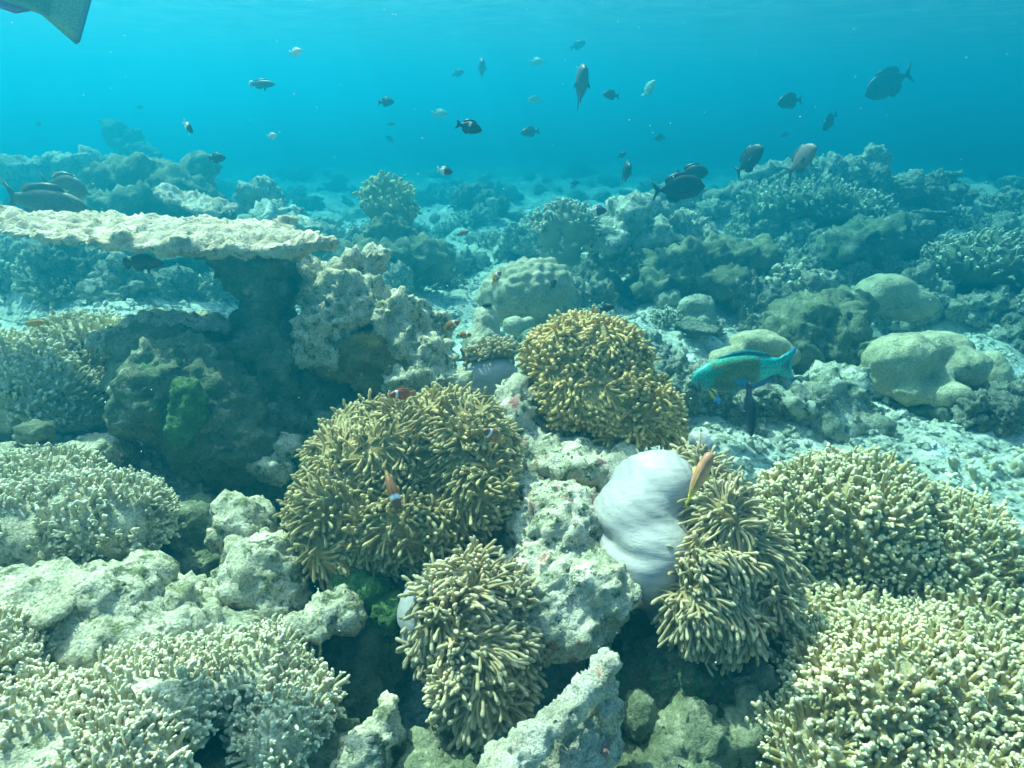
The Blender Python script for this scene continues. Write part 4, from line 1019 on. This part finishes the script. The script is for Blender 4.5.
FISH = [  # kind, px, py, depth, length px, heading (0 = right, 90 = up), yaw out of the picture plane, roll, label
 ("wrasse", 262, 84, 2.9, 28, 0, 10, 0, "slim grey wrasse with a pale tail swimming level in the upper left water"),
 ("pale", 296, 52, 2.4, 15, 8, 20, 0, "small white fish highest of those in the upper left water"),
 ("bicolor", 188, 127, 2.0, 16, -48, 20, 0, "half brown half white chromis nosing down above the far spire"),
 ("pale", 272, 136, 2.8, 12, 8, 20, 0, "tiny whitish fish just above the left reef, below the slim grey wrasse"),
 ("damsel", 217, 158, 2.6, 20, 4, 10, 0, "black damselfish right beside the broad dark bommie at the left"),
 ("damsel", 386, 102, 3.4, 18, 2, 15, 0, "plain dark damselfish left of the white spotted black fish"),
 ("spot", 469, 127, 2.0, 28, -14, 10, 0, "black damselfish with a bright white spot, mid water"),
 ("bicolor", 445, 171, 2.2, 17, -8, 20, 0, "half dark half white chromis above the yellow crowned bommie"),
 ("bicolor", 597, 211, 2.6, 20, 6, 20, 0, "half dark half white chromis beside the round pale coral bush"),
 ("greenpale", 440, 114, 5.0, 18, 0, 20, 0, "faint pale green fish left of the white spotted black fish"),
 ("greenpale", 537, 62, 5.5, 16, 0, 20, 0, "faint pale fish high in the centre of the water"),
 ("greenpale", 535, 100, 5.2, 15, 180, 20, 0, "faint pale fish just above the dark fish in the centre water"),
 ("greenpale", 649, 89, 4.8, 19, 60, 30, 0, "faint round pale green fish right of the dark mottled one"),
 ("grey", 458, 73, 5.5, 14, 15, 20, 0, "faint grey fish beside a thin upright one, upper centre water"),
 ("grey", 482, 68, 4.5, 16, 80, 72, 0, "thin upright dark fish seen end on, upper centre water"),
 ("grey", 530, 132, 3.8, 20, 186, 15, 0, "dark grey fish heading left, right of the white spotted black fish"),
 ("grey", 581, 85, 2.7, 30, 88, 62, 0, "dark fish pointing up and seen end on, above the reef's centre"),
 ("grey", 611, 95, 3.3, 18, 175, 20, 0, "dark mottled fish close right of the upright end on fish"),
 ("damsel", 626, 172, 3.6, 18, 84, 68, 0, "narrow dark fish standing upright left of the surgeonfish pair"),
 ("damsel", 391, 124, 6.5, 9, 10, 20, 0, HAZY), ("damsel", 390, 139, 6.5, 10, 140, 20, 0, HAZY), ("damsel", 660, 138, 5.5, 13, 180, 20, 0, HAZY), ("damsel", 622, 155, 4.6, 10, 30, 20, 0, HAZY),
 ("damsel", 140, 107, 7, 9, 0, 20, 0, HAZY), ("damsel", 38, 124, 7, 10, 0, 20, 0, HAZY), ("damsel", 578, 45, 5.5, 17, 20, 20, 0, HAZY), ("damsel", 575, 183, 6, 10, 10, 20, 0, HAZY),
 ("damsel", 785, 135, 6.5, 11, 190, 20, 0, HAZY), ("damsel", 915, 184, 5.5, 12, 190, 20, 0, HAZY), ("damsel", 942, 180, 5.5, 18, 170, 20, 0, HAZY),
 ("surgeon", 678, 188, 2.9, 52, 8, 12, 0, "larger black surgeonfish of the touching pair over the mid reef"),
 ("surgeon", 692, 173, 3.2, 30, 8, 25, 0, "smaller black surgeonfish partly behind the larger one of the pair"),
 ("surgeon", 749, 160, 3.2, 32, 62, 42, 0, "dark surgeonfish climbing steeply, left above the right mound"),
 ("pink", 801, 160, 3.1, 32, 66, 45, 0, "pinkish grey surgeonfish climbing steeply over the right mound"),
 ("surgeon", 790, 101, 3.9, 28, 188, 15, 0, "dark round surgeonfish heading left, above the right mound"),
 ("surgeon", 830, 121, 4.3, 24, 222, 30, 0, "hazy dark surgeonfish nosing down between the two largest at the right"),
 ("surgeon", 889, 83, 4.6, 54, 203, 10, 0, "large hazy surgeonfish with a forked tail, highest at the right"),
 ("surgeon", 875, 240, 3.9, 26, 170, 20, 0, "dark fish sheltering in the shade of the right slope"),
 ("damsel", 938, 232, 4.2, 14, 220, 30, 0, "small dark fish above the right edge thicket"),
 ("damsel", 553, 284, 2.35, 13, 62, 35, 0, "tiny black fish in front of the dimpled boulder coral"),
 ("damsel", 607, 308, 1.9, 15, 20, 30, 0, "small black fish just above the golden anemone"),
 ("damsel", 391, 304, 1.74, 10, 40, 40, 0, "tiny black fish by the craggy pale rock"),
 ("brownslim", 46, 202, 2.3, 90, -5, 8, 0, "dark brown surgeonfish with its tail at the frame edge, just over the table coral"),
 ("brown", 64, 187, 2.5, 54, -8, 12, 0, "lighter brown surgeonfish behind the dark one over the table coral"),
 ("darkslim", 143, 263, 1.68, 48, 4, 15, 0, "dark slender fish hiding under the table coral's plate"),
 ("orange", 35, 323, 1.9, 26, 10, 15, 0, "small orange yellow fish under the left end of the table coral"),
 ("redslim", 463, 233, 3.0, 14, 20, 20, 0, "small reddish fish over the mid reef right of the yellow crowned bommie"),
 ("parrot", 745, 371, 2.15, 112, 183, 14, 0, "turquoise and olive parrotfish heading left over the rubble"),
 ("blueslim", 750, 409, 2.05, 52, -86, 20, 0, "dark blue slender fish hanging nose down below the parrotfish"),
 ("darkslim", 699, 386, 2.05, 15, -80, 20, 0, "tiny dark slender fish under the parrotfish's chin"),
 ("cleaner", 715, 396, 2.05, 24, 128, 20, 0, "tiny blue and yellow wrasse under the parrotfish's belly"),
 ("blueslim", 788, 417, 2.15, 11, 150, 30, 0, "tiny dark blue fish over the rubble right of the nose down fish"),
 ("gparrot", -20, -43, 1.00, 210, 153, 4, 0, "big grey green parrotfish leaving at the upper left corner, tail in view"),
 ("clown_red", 403, 394, 1.34, 25, 172, 30, 0, "red clownfish with a white band nestled at the top of the big olive anemone"),
 ("clown_brown", 494, 436, 1.20, 28, 135, 25, 0, "brown clownfish with a white collar at the right of the big olive anemone"),
 ("clown_brown", 391, 486, 1.19, 40, -62, 38, 20, "brown clownfish diving head down over the middle of the big olive anemone"),
 ("clown_pink", 698, 480, 1.10, 64, 72, 0, 60, "pinkish orange clownfish with a yellow tail above the white columned anemone"),
 ("clown_orange", 496, 278, 2.2, 18, 58, 25, 0, "orange brown clownfish with yellow fins before the dimpled boulder coral"),
 ("clown_orange", 451, 326, 1.85, 22, 36, 20, 0, "upper clownfish of the two by the hump shaped sponge"),
 ("clown_orange", 464, 335, 1.85, 16, 14, 30, 0, "lower smaller clownfish of the two by the hump shaped sponge"),
]
for kind, px, py, d, ln, ang, yaw, roll, lb in FISH:
    o = bpy.data.objects.new(FNAME[kind], FM[kind]); COL.objects.link(o)
    s = S(ln, d) / max(.45, math.cos(R(yaw)))
    o.location = at(px, py, d); o.scale = (s, s, s)
    # nose along +X -> heading in the upright plane facing the viewer, then yawed, keeping the back up
    right_side = math.cos(R(ang)) >= 0
    h = Vector((math.cos(R(ang)) * math.cos(R(yaw)), -math.sin(R(yaw)) if ang > -90 else math.sin(R(yaw)), math.sin(R(ang)) * math.cos(R(yaw)))).normalized()
    up = Vector((0, 0.001, 1)) if abs(h.z) < .97 else Vector((-1 if right_side else 1, 0, .2))
    side = up.cross(h).normalized(); up2 = h.cross(side).normalized()
    Mx = Matrix((h, side, up2)).transposed() @ Matrix.Rotation(R(roll), 3, 'X')
    o.rotation_euler = Mx.to_euler()
    tag(o, lb, "fish", "faint dark fish in the blue water" if lb == HAZY else None)

# drifting silt specks (uncountable)
def silt():
    g = np.random.RandomState(4); n = 170
    v0, f0 = ico(2); Vs, Fs = [], []
    for i in range(n):
        d = g.uniform(.7, 5) if i < 110 else g.uniform(.5, .9); p = at(g.uniform(0, 1024), g.uniform(0, 330) if i < 110 else g.uniform(330, 768), d)
        Vs.append(v0 * g.uniform(.0004, .0011) * (d if i < 110 else .6) + np.array(p)); Fs.append(f0 + i * len(v0))
    tag(link("suspended_silt", raw_mesh("suspended_silt", np.concatenate(Vs), [np.concatenate(Fs)], M["silt"])), "pale silt specks drifting in the water", "silt", None, "stuff")
silt()
